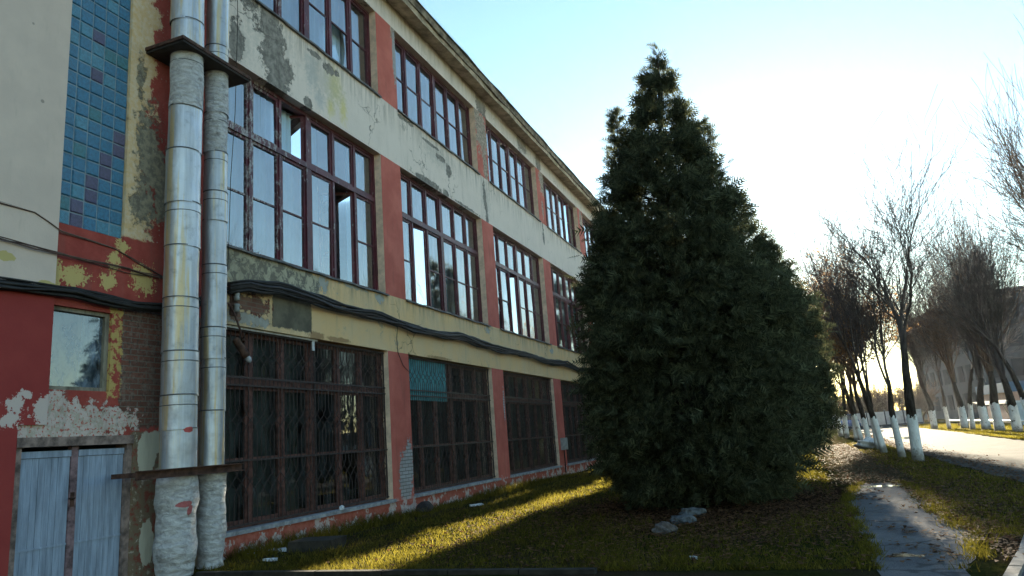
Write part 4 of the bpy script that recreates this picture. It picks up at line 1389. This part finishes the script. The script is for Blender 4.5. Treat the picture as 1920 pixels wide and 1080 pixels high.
def conifer(label, bx, by, prof, leaders, n_branch, per, size, seed):
    """prof: rows (z, left x, right x); depth radius is the mean"""
    r = np.random.default_rng(seed)
    t = thing('conifer_tree', label, 'conifer', (bx, by, 0), 0, 'conifers in front of the factory')
    pz = np.array([p[0] for p in prof]); lx = np.array([p[1] for p in prof]); rx = np.array([p[2] for p in prof])
    H = pz[-1]
    bases, dirs, scs = [], [], []
    wood = MB()
    # trunk
    tp = []
    for i in range(9):
        z = H * 0.96 * i / 8
        c = np.interp(z, pz, (lx + rx) / 2)
        f = i / 8
        tp.append((bx + (c - bx) * f ** 0.7 - bx, 0.05 * math.sin(i), z - 0.05))
    tm = MB(); tm.tube(tp, [0.19 * (1 - 0.93 * i / 8) for i in range(9)], 10); part(tm, 'trunk', M['bark'], t)
    # pick heights by surface
    zz = np.linspace(pz[0], H * 0.985, 400)
    R_ = np.interp(zz, pz, (rx - lx) / 2)
    wgt = R_ + 0.10
    cdf = np.cumsum(wgt) / wgt.sum()
    for b in range(n_branch):
        z = np.interp((b + r.random()) / n_branch, cdf, zz)
        az = r.uniform(0, 2 * np.pi)
        l, q = np.interp(z, pz, lx), np.interp(z, pz, rx)
        cx = np.interp(max(0, z - 0.2), pz, (lx + rx) / 2)
        tx = np.interp(z / (H * 0.96) * 8, range(9), [p[0] for p in tp]) + bx
        rad_x = (q - cx) if np.cos(az) > 0 else (cx - l)
        ry = (q - l) / 2
        ext = r.uniform(0.74, 1.04)
        tip = np.array([cx + np.cos(az) * rad_x * ext, by + np.sin(az) * ry * ext, z + r.normal(0, 0.08)])
        root = np.array([tx, by, max(0.15, z - 0.45 * ry * r.uniform(0.5, 1.2))])
        d = tip - root
        L = np.linalg.norm(d)
        if b % 3 == 0:
            mid = root + d * 0.5 + np.array([0, 0, -0.06 * L])
            wood.tube([root - [bx, by, 0], mid - [bx, by, 0], root + d * 0.88 - [bx, by, 0]], [0.014 + 0.010 * L, 0.010 + 0.006 * L, 0.004], 4, caps=False)
        k = int(per * (0.5 + 0.5 * min(1.0, L / 1.8)) * r.uniform(0.7, 1.25) * (1.0 if z < 4.5 else 0.74))
        u = 1 - np.abs(r.normal(0, 0.24, k))
        u = np.clip(u, 0.15, 1.0)
        sp = (0.09 + 0.085 * min(L, 2.2)) * (1.25 - 0.6 * u)
        p = root + d * u[:, None] + r.normal(0, 1, (k, 3)) * sp[:, None] * np.array([1, 1, 0.8])
        p[:, 2] = np.maximum(p[:, 2], 0.12)
        out = d / (L + 1e-6)
        dd = out * 0.8 + r.normal(0, 0.5, (k, 3)) + np.array([0, 0, -0.12 if z < 6 else 0.15])
        dd /= np.linalg.norm(dd, axis=1, keepdims=True)
        bases.append(p); dirs.append(dd); scs.append(size * (0.55 + 1.1 * r.random(k) ** 1.6) * r.uniform(0.85, 1.2))
    for (x, y, z0, z1, rr, cnt) in leaders:
        k = cnt
        f = r.uniform(0, 1, k) ** 1.3
        z = z0 + (z1 - z0) * f
        a = r.uniform(0, 2 * np.pi, k)
        lob = 0.65 + 0.35 * np.sin(z * 9 + a * 2)
        rad = rr * (1 - f) ** 0.8 * np.sqrt(r.uniform(0, 1, k)) * lob
        p = np.stack([x + np.cos(a) * rad, y + np.sin(a) * rad, z], 1)
        dd = np.stack([np.cos(a) * 0.6, np.sin(a) * 0.6, np.full(k, 0.55)], 1) + r.normal(0, 0.4, (k, 3))
        dd /= np.linalg.norm(dd, axis=1, keepdims=True)
        bases.append(p); dirs.append(dd); scs.append(size * r.uniform(0.5, 1.1, k))
        wood.tube([(x - bx + 0.2 * (bx - x), y - by, z0 - 0.8), (x - bx, y - by, z0), (x - bx, y - by, z1 - 0.15)], [0.05, 0.04, 0.006], 5, caps=False)
    V, F = scatter_sprays(np.concatenate(bases), np.concatenate(dirs), np.concatenate(scs), r)
    V = V - np.array([bx, by, 0])
    np_obj('crown', V, F, M['thuja'], t)
    part(wood, 'limbs', M['bark'], t)
    return t


PROF_A = [(0.22, 5.2, 7.7), (0.45, 4.8, 8.0), (0.9, 4.58, 8.22), (1.6, 4.46, 8.42), (2.4, 4.46, 8.48), (3.3, 4.55, 8.44), (4.2, 4.66, 8.28), (5.0, 4.84, 8.0), (5.8, 5.05, 7.70), (6.5, 5.28, 7.44), (7.1, 5.58, 7.26), (7.6, 5.92, 7.10), (8.1, 6.12, 6.90), (8.6, 6.28, 6.74), (9.0, 6.42, 6.64), (9.3, 6.52, 6.58)]
conifer('tallest conifer, dense dark green, standing on the lawn in front of the factory', 6.0, 14.4, PROF_A,
        [(5.55, 14.3, 6.0, 8.2, 0.52, 700), (6.56, 14.4, 8.4, 9.5, 0.15, 90), (7.3, 14.6, 6.0, 7.6, 0.45, 300), (4.95, 14.2, 4.4, 5.8, 0.36, 220)], 660, 84, 0.225, 21)
PROF_D = [(0.75, 6.4, 8.3), (1.1, 5.9, 8.9), (1.6, 5.7, 9.2), (2.3, 5.6, 9.25), (3.3, 5.75, 9.15), (4.3, 5.9, 8.95), (5.2, 6.1, 8.7), (6.1, 6.4, 8.3), (7.0, 6.8, 7.9), (7.8, 7.2, 7.45)]
conifer('lower rounded conifer growing right behind the tallest one, beside the footpath', 7.3, 20.5, PROF_D, [(8.6, 20.4, 4.3, 5.6, 0.35, 150)], 340, 56, 0.25, 22)
PROF_C = [(0.3, 3.5, 6.2), (1.2, 3.38, 6.6), (2.4, 3.34, 6.6), (4, 3.35, 6.4), (5.5, 3.7, 6.0), (7, 4.1, 5.7), (8.5, 4.6, 5.4), (9.6, 5.0, 5.2)]
conifer('conifer farthest back in line, mostly hidden by the tallest conifer', 5.1, 28.0, PROF_C, [], 260, 60, 0.32, 23)
PROF_B = [(0.2, 0.1, 1.75), (1.2, 0.06, 2.05), (2.6, 0.06, 2.1), (4, 0.1, 2.05), (5.5, 0.12, 1.95), (7, 0.2, 1.75), (8.3, 0.4, 1.4), (9.2, 0.75, 1.0)]  # unseen tree, width and height set to shade the lawn edge and pipes
conifer('conifer standing close to the factory wall, unseen behind the tallest conifer and shaped to shade lawn and pipes', 0.7, 33.0, PROF_B, [], 200, 60, 0.32, 24)
PROF_E = [(0.3, 4.8, 7.2), (1.2, 4.4, 7.6), (2.4, 4.3, 7.7), (4, 4.5, 7.4), (5.5, 4.8, 7.1), (7, 5.2, 6.7), (8.5, 5.6, 6.2), (9.4, 5.85, 5.95)]
conifer('conifer at the back of the lawn that shows only in the factory windows', 5.9, 37.0, PROF_E, [], 200, 50, 0.36, 25)


# ================================================================== BARE TREES
KIDS = [(4, 6, 5, 4, 3)]


def grow(r, p, d, L, rad, lvl, maxl, out, up=0.10, wob=0.16):
    ns = 5 if lvl < 2 else 4 if lvl < 4 else 3
    pts, rads = [p.copy()], [rad]
    end = 0.62 if lvl < maxl else 0.25
    dirs = []
    for i in range(ns):
        d = (d + Vector((r.gauss(0, wob), r.gauss(0, wob), r.gauss(0, wob) + up))).normalized()
        p = p + d * (L / ns)
        pts.append(p.copy()); rads.append(rad * (1 - (1 - end) * (i + 1) / ns)); dirs.append(d.copy())
    out.append((lvl, pts, rads))
    if lvl >= maxl:
        return
    nk = KIDS[0][min(lvl, 4)]
    for c in range(nk):
        f = r.uniform(0.30, 1.0) if lvl else r.uniform(0.72, 1.0)
        if c == 0:
            f = 1.0
        i = min(ns - 1, int(f * ns))
        q = pts[i].lerp(pts[i + 1], f * ns - i) if f < 1 else pts[-1]
        ax = Vector((r.gauss(0, 1), r.gauss(0, 1), r.gauss(0, 1)))
        ax = (ax - dirs[i] * ax.dot(dirs[i])).normalized()
        an = R(r.uniform(18, 44) if lvl else r.uniform(8, 26)) if c else R(r.uniform(3, 12))
        nd = dirs[i] * math.cos(an) + ax * math.sin(an)
        rr = rads[i if f < 1 else -1] * (0.78 if c == 0 else r.uniform(0.38, 0.62))
        ll = L * ((0.82 if c == 0 else r.uniform(0.5, 0.78)) if lvl else r.uniform(1.0, 1.5))
        grow(r, q, nd, ll, max(rr, 0.004), lvl + 1, maxl, out, up=0.10 if lvl < 2 else 0.06, wob=0.10 if lvl < 2 else 0.13)


def tree_meshes(seed, trunk_h, H, rad, maxl=4, leaves=0, twigmat=None, lean=(0, 0), brown=False, kids=(4, 6, 5, 4, 3)):
    """returns a hidden-free prototype: list of (name, mesh)"""
    r = random.Random(seed)
    KIDS[0] = kids
    out = []
    d0 = Vector((lean[0], lean[1], 1)).normalized()
    base = Vector((0, 0, 1.2)) + Vector((lean[0], lean[1], 0)) * 1.2
    grow(r, base, d0, trunk_h - 1.2, rad, 0, maxl, out, up=0.03, wob=0.045)
    zmax = max(p.z for _, ps, _ in out for p in ps)
    k = (H - trunk_h) / max(0.1, zmax - trunk_h)
    def sc(p):
        return Vector((p.x * (1 if p.z < trunk_h else min(1.0, 0.55 + 0.45 * k)), p.y * (1 if p.z < trunk_h else min(1.0, 0.55 + 0.45 * k)), p.z if p.z < trunk_h else trunk_h + (p.z - trunk_h) * k))
    tr, cr = MB(), MB()
    tips = []
    for lvl, ps, rs in out:
        ps = [sc(p) for p in ps]
        if lvl == 0:
            tr.tube(ps, rs, 10)
        else:
            nn = 7 if lvl == 1 else 5 if lvl == 2 else 3
            cr.tube(ps, [max(x, 0.0055) for x in rs], nn, caps=False)
            if lvl >= maxl - 1:
                tips += ps[1:]
    wb = MB()
    pr = [(rad * 1.22, -0.1), (rad * 1.14, 0.10), (rad * 1.07, 0.45), (rad * 1.04, 0.9), (rad * 1.03, 1.15), (rad * 1.025, 1.27)]
    b = len(wb.v)
    for (q, z) in pr:
        for j in range(14):
            a = 6.2832 * j / 14
            f = q * (1 + 0.06 * math.sin(3 * a + seed) + 0.04 * math.sin(5 * a + z * 3))
            wb.v.append((f * math.cos(a) + lean[0] * max(z, 0), f * math.sin(a) + lean[1] * max(z, 0), z + (0.05 * math.sin(4 * a + seed) if z > 1.2 else 0)))
    for i in range(len(pr) - 1):
        for j in range(14):
            j2 = (j + 1) % 14
            wb.f.append((b + i * 14 + j, b + i * 14 + j2, b + (i + 1) * 14 + j2, b + (i + 1) * 14 + j)); wb.m.append(0); wb.smooth.append(True)
    res = [('trunk', tr, M['bark']), ('whitewashed_base', wb, M['lime']), ('crown', cr, M['btwig'] if brown else M['twig'])]
    lf = None
    if leaves:
        rn = np.random.default_rng(seed)
        T = np.array([tuple(p) for p in tips])
        idx = rn.integers(0, len(T), leaves)
        P = T[idx] + rn.normal(0, 0.10, (leaves, 3))
        s = rn.uniform(0.03, 0.075, leaves)[:, None]
        a = rn.normal(0, 1, (leaves, 3)); a /= np.linalg.norm(a, axis=1, keepdims=True)
        c = rn.normal(0, 1, (leaves, 3)); c /= np.linalg.norm(c, axis=1, keepdims=True)
        V = np.stack([P - a * s, P + c * s * 0.7, P + a * s, P - c * s * 0.7], 1).reshape(-1, 3)
        F = np.arange(len(V)).reshape(-1, 4)
        lf = (V, F)
    return res, lf


PROTO_T = {}


def bare_tree(kind, label, loc, rotz, scale=1.0, group=None, name='bare_tree'):
    t = thing(name, label, 'tree', loc, rotz, group)
    t.scale = (scale, scale, scale)
    if kind not in PROTO_T:
        res, lf = tree_meshes(**KINDS[kind])
        obs = [mb.build(nm, mt, t) for nm, mb, mt in res]
        if lf is not None:
            obs.append(np_obj('leaves', lf[0], lf[1], M['bleaf'], t))
        PROTO_T[kind] = obs
    else:
        for o in PROTO_T[kind]:
            c = o.copy(); C.objects.link(c); c.parent = t
    return t


KINDS = {
    'tall': dict(seed=31, trunk_h=3.4, H=10.6, rad=0.135, maxl=5, lean=(0.02, 0), kids=(3, 7, 5, 4, 3)),
    'fork': dict(seed=32, trunk_h=2.4, H=9.6, rad=0.095, maxl=5, lean=(-0.05, 0), kids=(2, 7, 5, 4, 3)),
    'lean': dict(seed=33, trunk_h=3.0, H=10.5, rad=0.105, maxl=5, lean=(-0.12, 0.02), kids=(3, 6, 5, 4, 3)),
    'brown': dict(seed=34, trunk_h=2.8, H=11.0, rad=0.125, maxl=5, leaves=11000, lean=(-0.04, 0), brown=True),
    'wide': dict(seed=35, trunk_h=2.8, H=14.5, rad=0.20, maxl=5, lean=(0.03, 0), kids=(5, 7, 6, 5, 3)),
    'wide2': dict(seed=36, trunk_h=2.7, H=13.0, rad=0.18, maxl=5, lean=(0.02, 0), brown=True, kids=(5, 6, 6, 5, 3)),
}
NG = 'whitewashed trees on the near side of the road'
FG = 'whitewashed trees on the far side of the road'
near_row = [
    ('tall', 11.30, 23.42, 0.3, 1.0, 'first and thickest bare tree of the near roadside row, upright whitewashed trunk'),
    ('fork', 11.16, 25.67, 0.0, 1.0, 'second bare tree of the near roadside row, thin trunk forking low in a V'),
    ('lean', 11.02, 29.2, 0.2, 1.0, 'third bare tree of the near roadside row, trunk leaning left above the white base'),
    ('fork', 11.10, 31.9, 1.2, 1.05, 'fourth tree of the near roadside row, thin and close behind the leaning one'),
    ('brown', 11.35, 38.5, 0.0, 0.95, 'fifth tree of the near roadside row, still holding brown leaves'),
    ('lean', 11.26, 41.4, 0.4, 1.1, 'sixth tree of the near roadside row, half hidden among brown twigs'),
    ('brown', 11.25, 44.2, 2.0, 1.05, 'seventh tree of the near roadside row, brown leafed crown beside the conifer'),
    ('brown', 11.20, 51.5, 3.6, 1.1, 'eighth tree of the near roadside row, slim white base by the conifer edge'),
    ('brown', 11.05, 55.3, 5.0, 1.15, 'last tree of the near roadside row, partly covered by the conifer'),
]
for (kd, x, y, rz, s, lab) in near_row:
    bare_tree(kd, lab, (x, y, 0), rz, s, NG)
far_row = [
    ('wide', 17.2, 58.0, 0.0, 1.0, 'far side tree at the left end of its row, thick white base by the fence'),
    ('fork', 17.6, 55.0, 0.8, 1.15, 'thin far side tree just left of the shining rail'),
    ('wide2', 18.2, 53.4, 1.5, 1.1, 'far side tree standing before the shining rail'),
    ('lean', 18.0, 50.4, 2.2, 1.2, 'slender far side tree with a thin white base by the shining rail'),
    ('wide', 18.3, 48.4, 2.9, 1.05, 'thick far side tree right of the shining rail'),
    ('wide2', 18.05, 44.4, 3.7, 1.15, 'far side tree before the dark timber shelter'),
    ('wide', 18.2, 41.9, 4.6, 1.0, 'far side tree before the pale blue wall'),
    ('lean', 18.6, 40.9, 5.3, 1.25, 'last far side tree at the right edge of the photo'),
    ('tall', 18.6, 31.0, 0.7, 1.25, 'bare tree whose branch tips reach in at the upper right corner'),
    ('wide2', 17.8, 28.0, 1.9, 1.15, 'bare tree on the far verge beyond the right edge of the view'),
]
for (kd, x, y, rz, s, lab) in far_row:
    bare_tree(kd, lab, (x, y, 0), rz, s, FG)


# brown shrubs behind the fence
def shrub(label, loc, H, seed, proto=[]):
    t = thing('bare_shrub', label, 'shrub', loc, seed * 1.3, 'brown shrubs beyond the far fence')
    if not proto:
        r = random.Random(77)
        out = []
        for i in range(14):
            a = r.uniform(0, 6.28)
            grow(r, Vector((0.4 * math.cos(a), 0.4 * math.sin(a), 0)), Vector((0.5 * math.cos(a), 0.5 * math.sin(a), 1)).normalized(), 0.38, 0.03, 1, 4, out, up=0.05, wob=0.25)
        zm = max(p.z for _, ps, _ in out for p in ps)
        mb = MB()
        for lvl, ps, rs in out:
            mb.tube([p / zm for p in ps], [max(x / zm, 0.0032) for x in rs], 3, caps=False)
        proto.append(mb.build('crown', M['btwig'], t))
    else:
        c = proto[0].copy(); C.objects.link(c); c.parent = t
    t.scale = (H * 0.95, H * 0.95, H)
    return t


for i, (x, y, H, lab) in enumerate(((13.0, 90, 5.2, 'brown shrub behind the left end of the far fence'), (15.6, 91, 4.6, 'brown shrub behind the middle of the far fence'), (17.8, 89.5, 5.0, 'brown shrub behind the far fence, next to its right end'), (20.2, 92, 5.6, 'brown shrub where the far fence meets the grey block'), (10.2, 92, 5.4, 'brown shrub beyond the parked blue car'))):
    shrub(lab, (x, y, 0), H, i + 1)

# ================================================================== FAR BUILT THINGS
t = thing('panel_fence', 'grey concrete panel fence closing the far end of the road', 'fence')
for i in range(6):
    xa = 10.2 + 1.75 * i
    mb = MB(); mb.box(xa + 0.06, xa + 1.69, 86.0, 86.08, 0.12, 1.45); mb.box(xa + 0.06, xa + 1.69, 85.97, 86.0, 1.3, 1.42); part(mb, 'panel', M['fence'], t)
    mb = MB(); mb.box(xa - 0.06, xa + 0.055, 85.94, 86.12, -0.1, 1.62); part(mb, 'post', M['fpost'], t)
mb = MB(); mb.box(10.2, 20.7, 85.98, 86.06, 0.0, 0.11); part(mb, 'rail', M['fpost'], t)


def block_wall(mb, A, B, z0, z1, th=0.4):
    d = Vector((B[0] - A[0], B[1] - A[1], 0)); L = d.length; d.normalize()
    c = Vector(((A[0] + B[0]) / 2, (A[1] + B[1]) / 2, (z0 + z1) / 2))
    mb.obox(c, d * L / 2, Vector((-d.y, d.x, 0)) * th / 2, (0, 0, (z1 - z0) / 2))


t = thing('grey_block', 'big grey block with a flat roof behind the far side trees', 'building')
A, B, D_ = (27.7, 90.0), (24.7, 112.0), (48.0, 87.0)
mb = MB()
for q in (0,):
    pts = [A, D_, (45.0, 109.0), B]
    b = len(mb.v)
    mb.v += [(x, y, -0.2) for x, y in pts] + [(x, y, 13.0) for x, y in pts]
    for i in range(4):
        j = (i + 1) % 4
        mb.f.append((b + i, b + j, b + 4 + j, b + 4 + i)); mb.m.append(0); mb.smooth.append(False)
    mb.f.append((b + 4, b + 5, b + 6, b + 7)); mb.m.append(0); mb.smooth.append(False)
part(mb, 'wall', M['farwall'], t)
mb = MB()
for (P_, Q_) in ((A, D_), (B, A)):
    block_wall(mb, P_, Q_, 13.003, 13.4, 0.7)
part(mb, 'parapet', M['farwall'], t)
for (P_, Q_, nx) in ((A, D_, 9), (B, A, 9)):
    d = Vector((Q_[0] - P_[0], Q_[1] - P_[1], 0)); L = d.length; d.normalize()
    nrm = Vector((d.y, -d.x, 0))
    for f in range(4):
        for i in range(nx):
            c = Vector((P_[0], P_[1], 0)) + d * (L * (i + 0.5) / nx) + nrm * 0.02 + Vector((0, 0, 1.9 + 3.1 * f))
            mb = MB(); mb.obox(c, d * 0.75, nrm * 0.05, (0, 0, 0.9)); mb.obox(c + nrm * 0.055, d * 0.035, nrm * 0.02, (0, 0, 0.9))
            part(mb, 'window', M['farglass'], t)
t = thing('low_annex', 'low pink annex with a dark blue fascia by the far side trees', 'building')
mb = MB(); mb.box(22.4, 36, 60, 68, -0.1, 2.15); part(mb, 'wall', M['pink'], t)
mb = MB(); mb.box(22.2, 36.2, 59.8, 68.2, 2.153, 2.85); part(mb, 'fascia', M['navy'], t)
for i in range(4):
    mb = MB(); mb.box(24 + 2.4 * i, 24.9 + 2.4 * i, 59.95, 60.05, 0.9, 2.0); part(mb, 'window', M['farglass'], t)
t = thing('blue_wall', 'pale blue panel wall with a white coping beyond the far verge', 'wall')
for i in range(7):
    mb = MB(); mb.box(20.9 + 1.5 * i, 22.36 + 1.5 * i, 54.0, 54.1, -0.05, 1.38); part(mb, 'panel', M['paleblue'], t)
mb = MB(); mb.box(20.8, 31.5, 53.93, 54.17, 1.383, 1.52); part(mb, 'coping', M['white'], t)
t = thing('steel_rail', 'low steel pipe rail shining in the sun beyond the far verge', 'rail')
mb = MB(); mb.tube([(19.5, 36.0, 0.40), (19.4, 50, 0.42), (19.2, 64.0, 0.42)], 0.06, 12); part(mb, 'pipe', M['rail'], t)
for yy in (38, 42, 46, 50, 54, 58, 62):
    mb = MB(); mb.tube([(19.43, yy, -0.1), (19.43, yy, 0.36)], 0.05, 8); part(mb, 'post', M['rust'], t)
t = thing('timber_shelter', 'dark open timber shelter behind the far side trees', 'shelter')
for (x, y) in ((20.2, 56.6), (22.0, 56.6), (20.2, 58.4), (22.0, 58.4)):
    mb = MB(); mb.box(x - 0.06, x + 0.06, y - 0.06, y + 0.06, -0.1, 1.30 + (y - 56.6) * 0.1); part(mb, 'post', M['wood'], t)
mb = MB(); mb.obox((21.1, 57.5, 1.46), (1.2, 0, 0), (0, 1.25, 0.125), (0, 0, 0.05)); part(mb, 'roof', M['wood'], t)
mb = MB(); mb.tube([(21.6, 56.5, 0.05), (21.2, 56.45, 1.3)], 0.05, 6); part(mb, 'brace', plain('pale timber', (0.35, 0.29, 0.2), 0.9), t)

# parked car
t = thing('parked_car', 'blue parked car half hidden by the conifer at the far end of the road', 'car', (13.1, 79.0, 0), R(4))
sec = [(-2.05, 0.55, 0.35, 0.75), (-1.95, 0.80, 0.30, 0.82), (-1.2, 0.92, 0.28, 0.85), (-0.95, 0.95, 0.28, 0.85), (0.9, 0.95, 0.28, 0.85), (1.75, 0.93, 0.28, 0.84), (2.0, 0.86, 0.32, 0.80), (2.08, 0.62, 0.38, 0.72)]
mb = MB()
b = len(mb.v)
for (y, zt, zb, hw) in sec:
    mb.v += [(-hw, y, zb), (-hw * 1.02, y, (zb + zt) / 2), (-hw * 0.94, y, zt), (hw * 0.94, y, zt), (hw * 1.02, y, (zb + zt) / 2), (hw, y, zb)]
for i in range(len(sec) - 1):
    for k in range(6):
        k2 = (k + 1) % 6
        mb.f.append((b + i * 6 + k, b + (i + 1) * 6 + k, b + (i + 1) * 6 + k2, b + i * 6 + k2)); mb.m.append(0); mb.smooth.append(True)
mb.f.append(tuple(b + k for k in range(6))); mb.m.append(0); mb.smooth.append(False)
mb.f.append(tuple(b + (len(sec) - 1) * 6 + k for k in reversed(range(6)))); mb.m.append(0); mb.smooth.append(False)
part(mb, 'body', M['carblue'], t)
mb = MB()
cs = [(-1.05, 0.94, 0.78), (-0.45, 1.40, 0.62), (0.95, 1.42, 0.62), (1.6, 0.94, 0.76)]
b = len(mb.v)
for (y, z, hw) in cs:
    mb.v += [(-hw, y, z), (hw, y, z)]
mb.f += [(b, b + 1, b + 3, b + 2), (b + 4, b + 5, b + 7, b + 6), (b, b + 2, b + 4, b + 6), (b + 1, b + 7, b + 5, b + 3)]
mb.m += [0] * 4; mb.smooth += [False] * 4
part(mb, 'window', M['farglass'], t)
mb = MB(); mb.box(-0.63, 0.63, -0.47, 0.97, 1.405, 1.45); part(mb, 'roof', M['carblue'], t)
for sx in (-0.80, 0.80):
    for sy in (-1.3, 1.3):
        mb = MB(); mb.tube([(sx - 0.1, sy, 0.31), (sx + 0.1, sy, 0.31)], 0.31, 16); part(mb, 'wheel', M['rubber'], t)
    mb = MB(); mb.box(sx * 0.78 - 0.14, sx * 0.78 + 0.14, -2.10, -1.99, 0.58, 0.72); part(mb, 'headlight', M['lens'], t)

# ================================================================== GRASS AND LEAVES
def blades(n_, xr, yr, keep, hmin, hmax, wid):
    x = nr.uniform(*xr, n_); y = yr[0] + (yr[1] - yr[0]) * nr.uniform(0, 1, n_) ** 1.5
    ok = keep(x, y)
    x, y = x[ok], y[ok]
    k = len(x)
    h = nr.uniform(hmin, hmax, k) * (0.7 + 0.6 * (np.sin(x * 1.3 + 2 * np.sin(y * 0.7)) * 0.5 + 0.5))
    a = nr.uniform(0, 2 * np.pi, k)
    lx, ly = nr.normal(0, 0.55, k) * h, nr.normal(0, 0.55, k) * h
    ww = wid * (0.6 + 0.8 * nr.random(k)) * (1 + y / 18)
    P0 = np.stack([x - np.cos(a) * ww, y - np.sin(a) * ww, np.zeros(k)], 1)
    P1 = np.stack([x + np.cos(a) * ww, y + np.sin(a) * ww, np.zeros(k)], 1)
    P2 = np.stack([x + lx, y + ly, h], 1)
    V = np.stack([P0, P1, P2], 1).reshape(-1, 3)
    return V


def lawn_keep(x, y):
    d = ((x - 6.6) * 0.33) ** 2 + ((y - 14.4) * 0.30) ** 2
    p = np.clip(d - 0.35, 0.04, 0.62)
    p *= np.where(x < 1.2, 0.45, 1.0)
    lim = 8.72 - 0.06 * np.sin(y * 3)
    return (nr.random(len(x)) < p) & (x < lim) & (x > 0.05)


V1 = blades(150000, (0.05, 8.8), (7.8, 34), lawn_keep, 0.025, 0.075, 0.0032)


def verge_keep(x, y):
    left = np.where(y < 17, 9.95 + 0.12 * np.sin(y * 2.1) + np.clip(9.5 - y, 0, 5) * -0.2, 10.4)
    left = np.where(y < 9.5, 20, left)
    return (x > left) & (x < 11.75) & (nr.random(len(x)) < 0.42)


V2 = blades(50000, (9.7, 12.0), (9.5, 40), verge_keep, 0.03, 0.08, 0.0036)
V3 = blades(26000, (16.3, 21.0), (34, 78), lambda x, y: (x > 16.3 + (y - 34) * 0.03) & (x < 20.5), 0.04, 0.10, 0.006)
V4 = blades(9000, (0.04, 0.6), (8.9, 26), lambda x, y: nr.random(len(x)) < 0.6, 0.08, 0.22, 0.004)
V5 = blades(60000, (0.05, 11.7), (7.8, 26), lambda x, y: (np.sin(x * 5.1 + 1.7 * np.sin(y * 3.3)) * np.sin(y * 4.3 + 1.3 * np.sin(x * 2.9)) > 0.55) & ((x < 8.72) | (x > 10.15)) & (((x - 6.6) / 2.2) ** 2 + ((y - 14.4) / 2.6) ** 2 > 1), 0.06, 0.15, 0.0036)
def edge_blades(line, n_, spread):
    L_ = np.array(line)
    i = nr.integers(0, len(L_) - 1, n_); f = nr.random((n_, 1))
    P = L_[i] * (1 - f) + L_[i + 1] * f
    ok = (np.sin(P[:, 1] * 3.7) + np.sin(P[:, 1] * 9.1 + 1) > -0.6) & (P[:, 1] > 7.75)
    P = P[ok] + nr.normal(0, spread, (ok.sum(), 2))
    k = len(P); h = nr.uniform(0.03, 0.10, k); a = nr.uniform(0, 6.28, k); w_ = 0.006
    z = np.zeros(k)
    Q0 = np.stack([P[:, 0] - np.cos(a) * w_, P[:, 1] - np.sin(a) * w_, z], 1)
    Q1 = np.stack([P[:, 0] + np.cos(a) * w_, P[:, 1] + np.sin(a) * w_, z], 1)
    Q2 = np.stack([P[:, 0] + nr.normal(0, 0.6, k) * h, P[:, 1] + nr.normal(0, 0.6, k) * h, h], 1)
    return np.stack([Q0, Q1, Q2], 1).reshape(-1, 3)


V6 = edge_blades(pl, 5000, 0.06)
V7 = edge_blades(pr, 5000, 0.08)
V = np.concatenate([V1, V2, V3, V4, V5, V6, V7])
g = np_obj('grass', V, np.arange(len(V)).reshape(-1, 3), M['grass'])
struct(g, 'stuff')

n_ = 36000
cl = nr.random(n_)
x = np.where(cl < 0.5, nr.normal(6.8, 1.9, n_), np.where(cl < 0.85, nr.normal(10.3, 0.75, n_), nr.normal(12.2, 0.35, n_)))
y = np.where(cl < 0.5, nr.normal(13.0, 2.6, n_), 8 + 32 * nr.random(n_) ** 1.4)
y = np.where(cl > 0.85, 14 + 40 * nr.random(n_), y)
ok = (y > 7.75) & (x > 0.3)
# keep the middle of the path mostly clean
mid = (x > 8.75) & (x < 9.85) & (y < 16.5)
pt = np.sin(x * 4.1 + 2.0 * np.sin(y * 1.3)) * np.sin(y * 2.3 + 1.1 * x) > 0.45
ok &= ~mid | (nr.random(n_) < np.where(pt, 0.55, 0.06))
x, y = x[ok], y[ok]
k = len(x)
s = nr.uniform(0.018, 0.045, k)
a = nr.uniform(0, 6.28, k)
z = nr.uniform(0.012, 0.03, k)
tl = nr.normal(0, 0.4, (k, 2)) * s[:, None]
def lp(da, f, tz):
    return np.stack([x + np.cos(a + da) * s * f, y + np.sin(a + da) * s * f, z + np.abs(tz)], 1)
V = np.stack([lp(0, 1, tl[:, 0]), lp(1.4, 0.6, tl[:, 1]), lp(3.14, 1, tl[:, 0]), lp(4.8, 0.6, tl[:, 1])], 1).reshape(-1, 3)
l_ = np_obj('fallen_leaves', V, np.arange(len(V)).reshape(-1, 4), M['litter'])
struct(l_, 'stuff')

# ================================================================== HAZE
hz = MB(); hz.box(-60, 90, -20, 170, -1.0, 24.0)
hm_ = bpy.data.materials.new('thin winter haze')
hm_.use_nodes = True
for nd in list(hm_.node_tree.nodes):
    if nd.type == 'BSDF_PRINCIPLED':
        hm_.node_tree.nodes.remove(nd)
pv = hm_.node_tree.nodes.new('ShaderNodeVolumePrincipled')
pv.inputs['Color'].default_value = (0.92, 0.95, 1.0, 1)
pv.inputs['Density'].default_value = 0.0001
pv.inputs['Anisotropy'].default_value = 0.55
hm_.node_tree.links.new(pv.outputs[0], hm_.node_tree.nodes['Material Output'].inputs['Volume'])
struct(hz.build('haze', hm_), 'stuff')
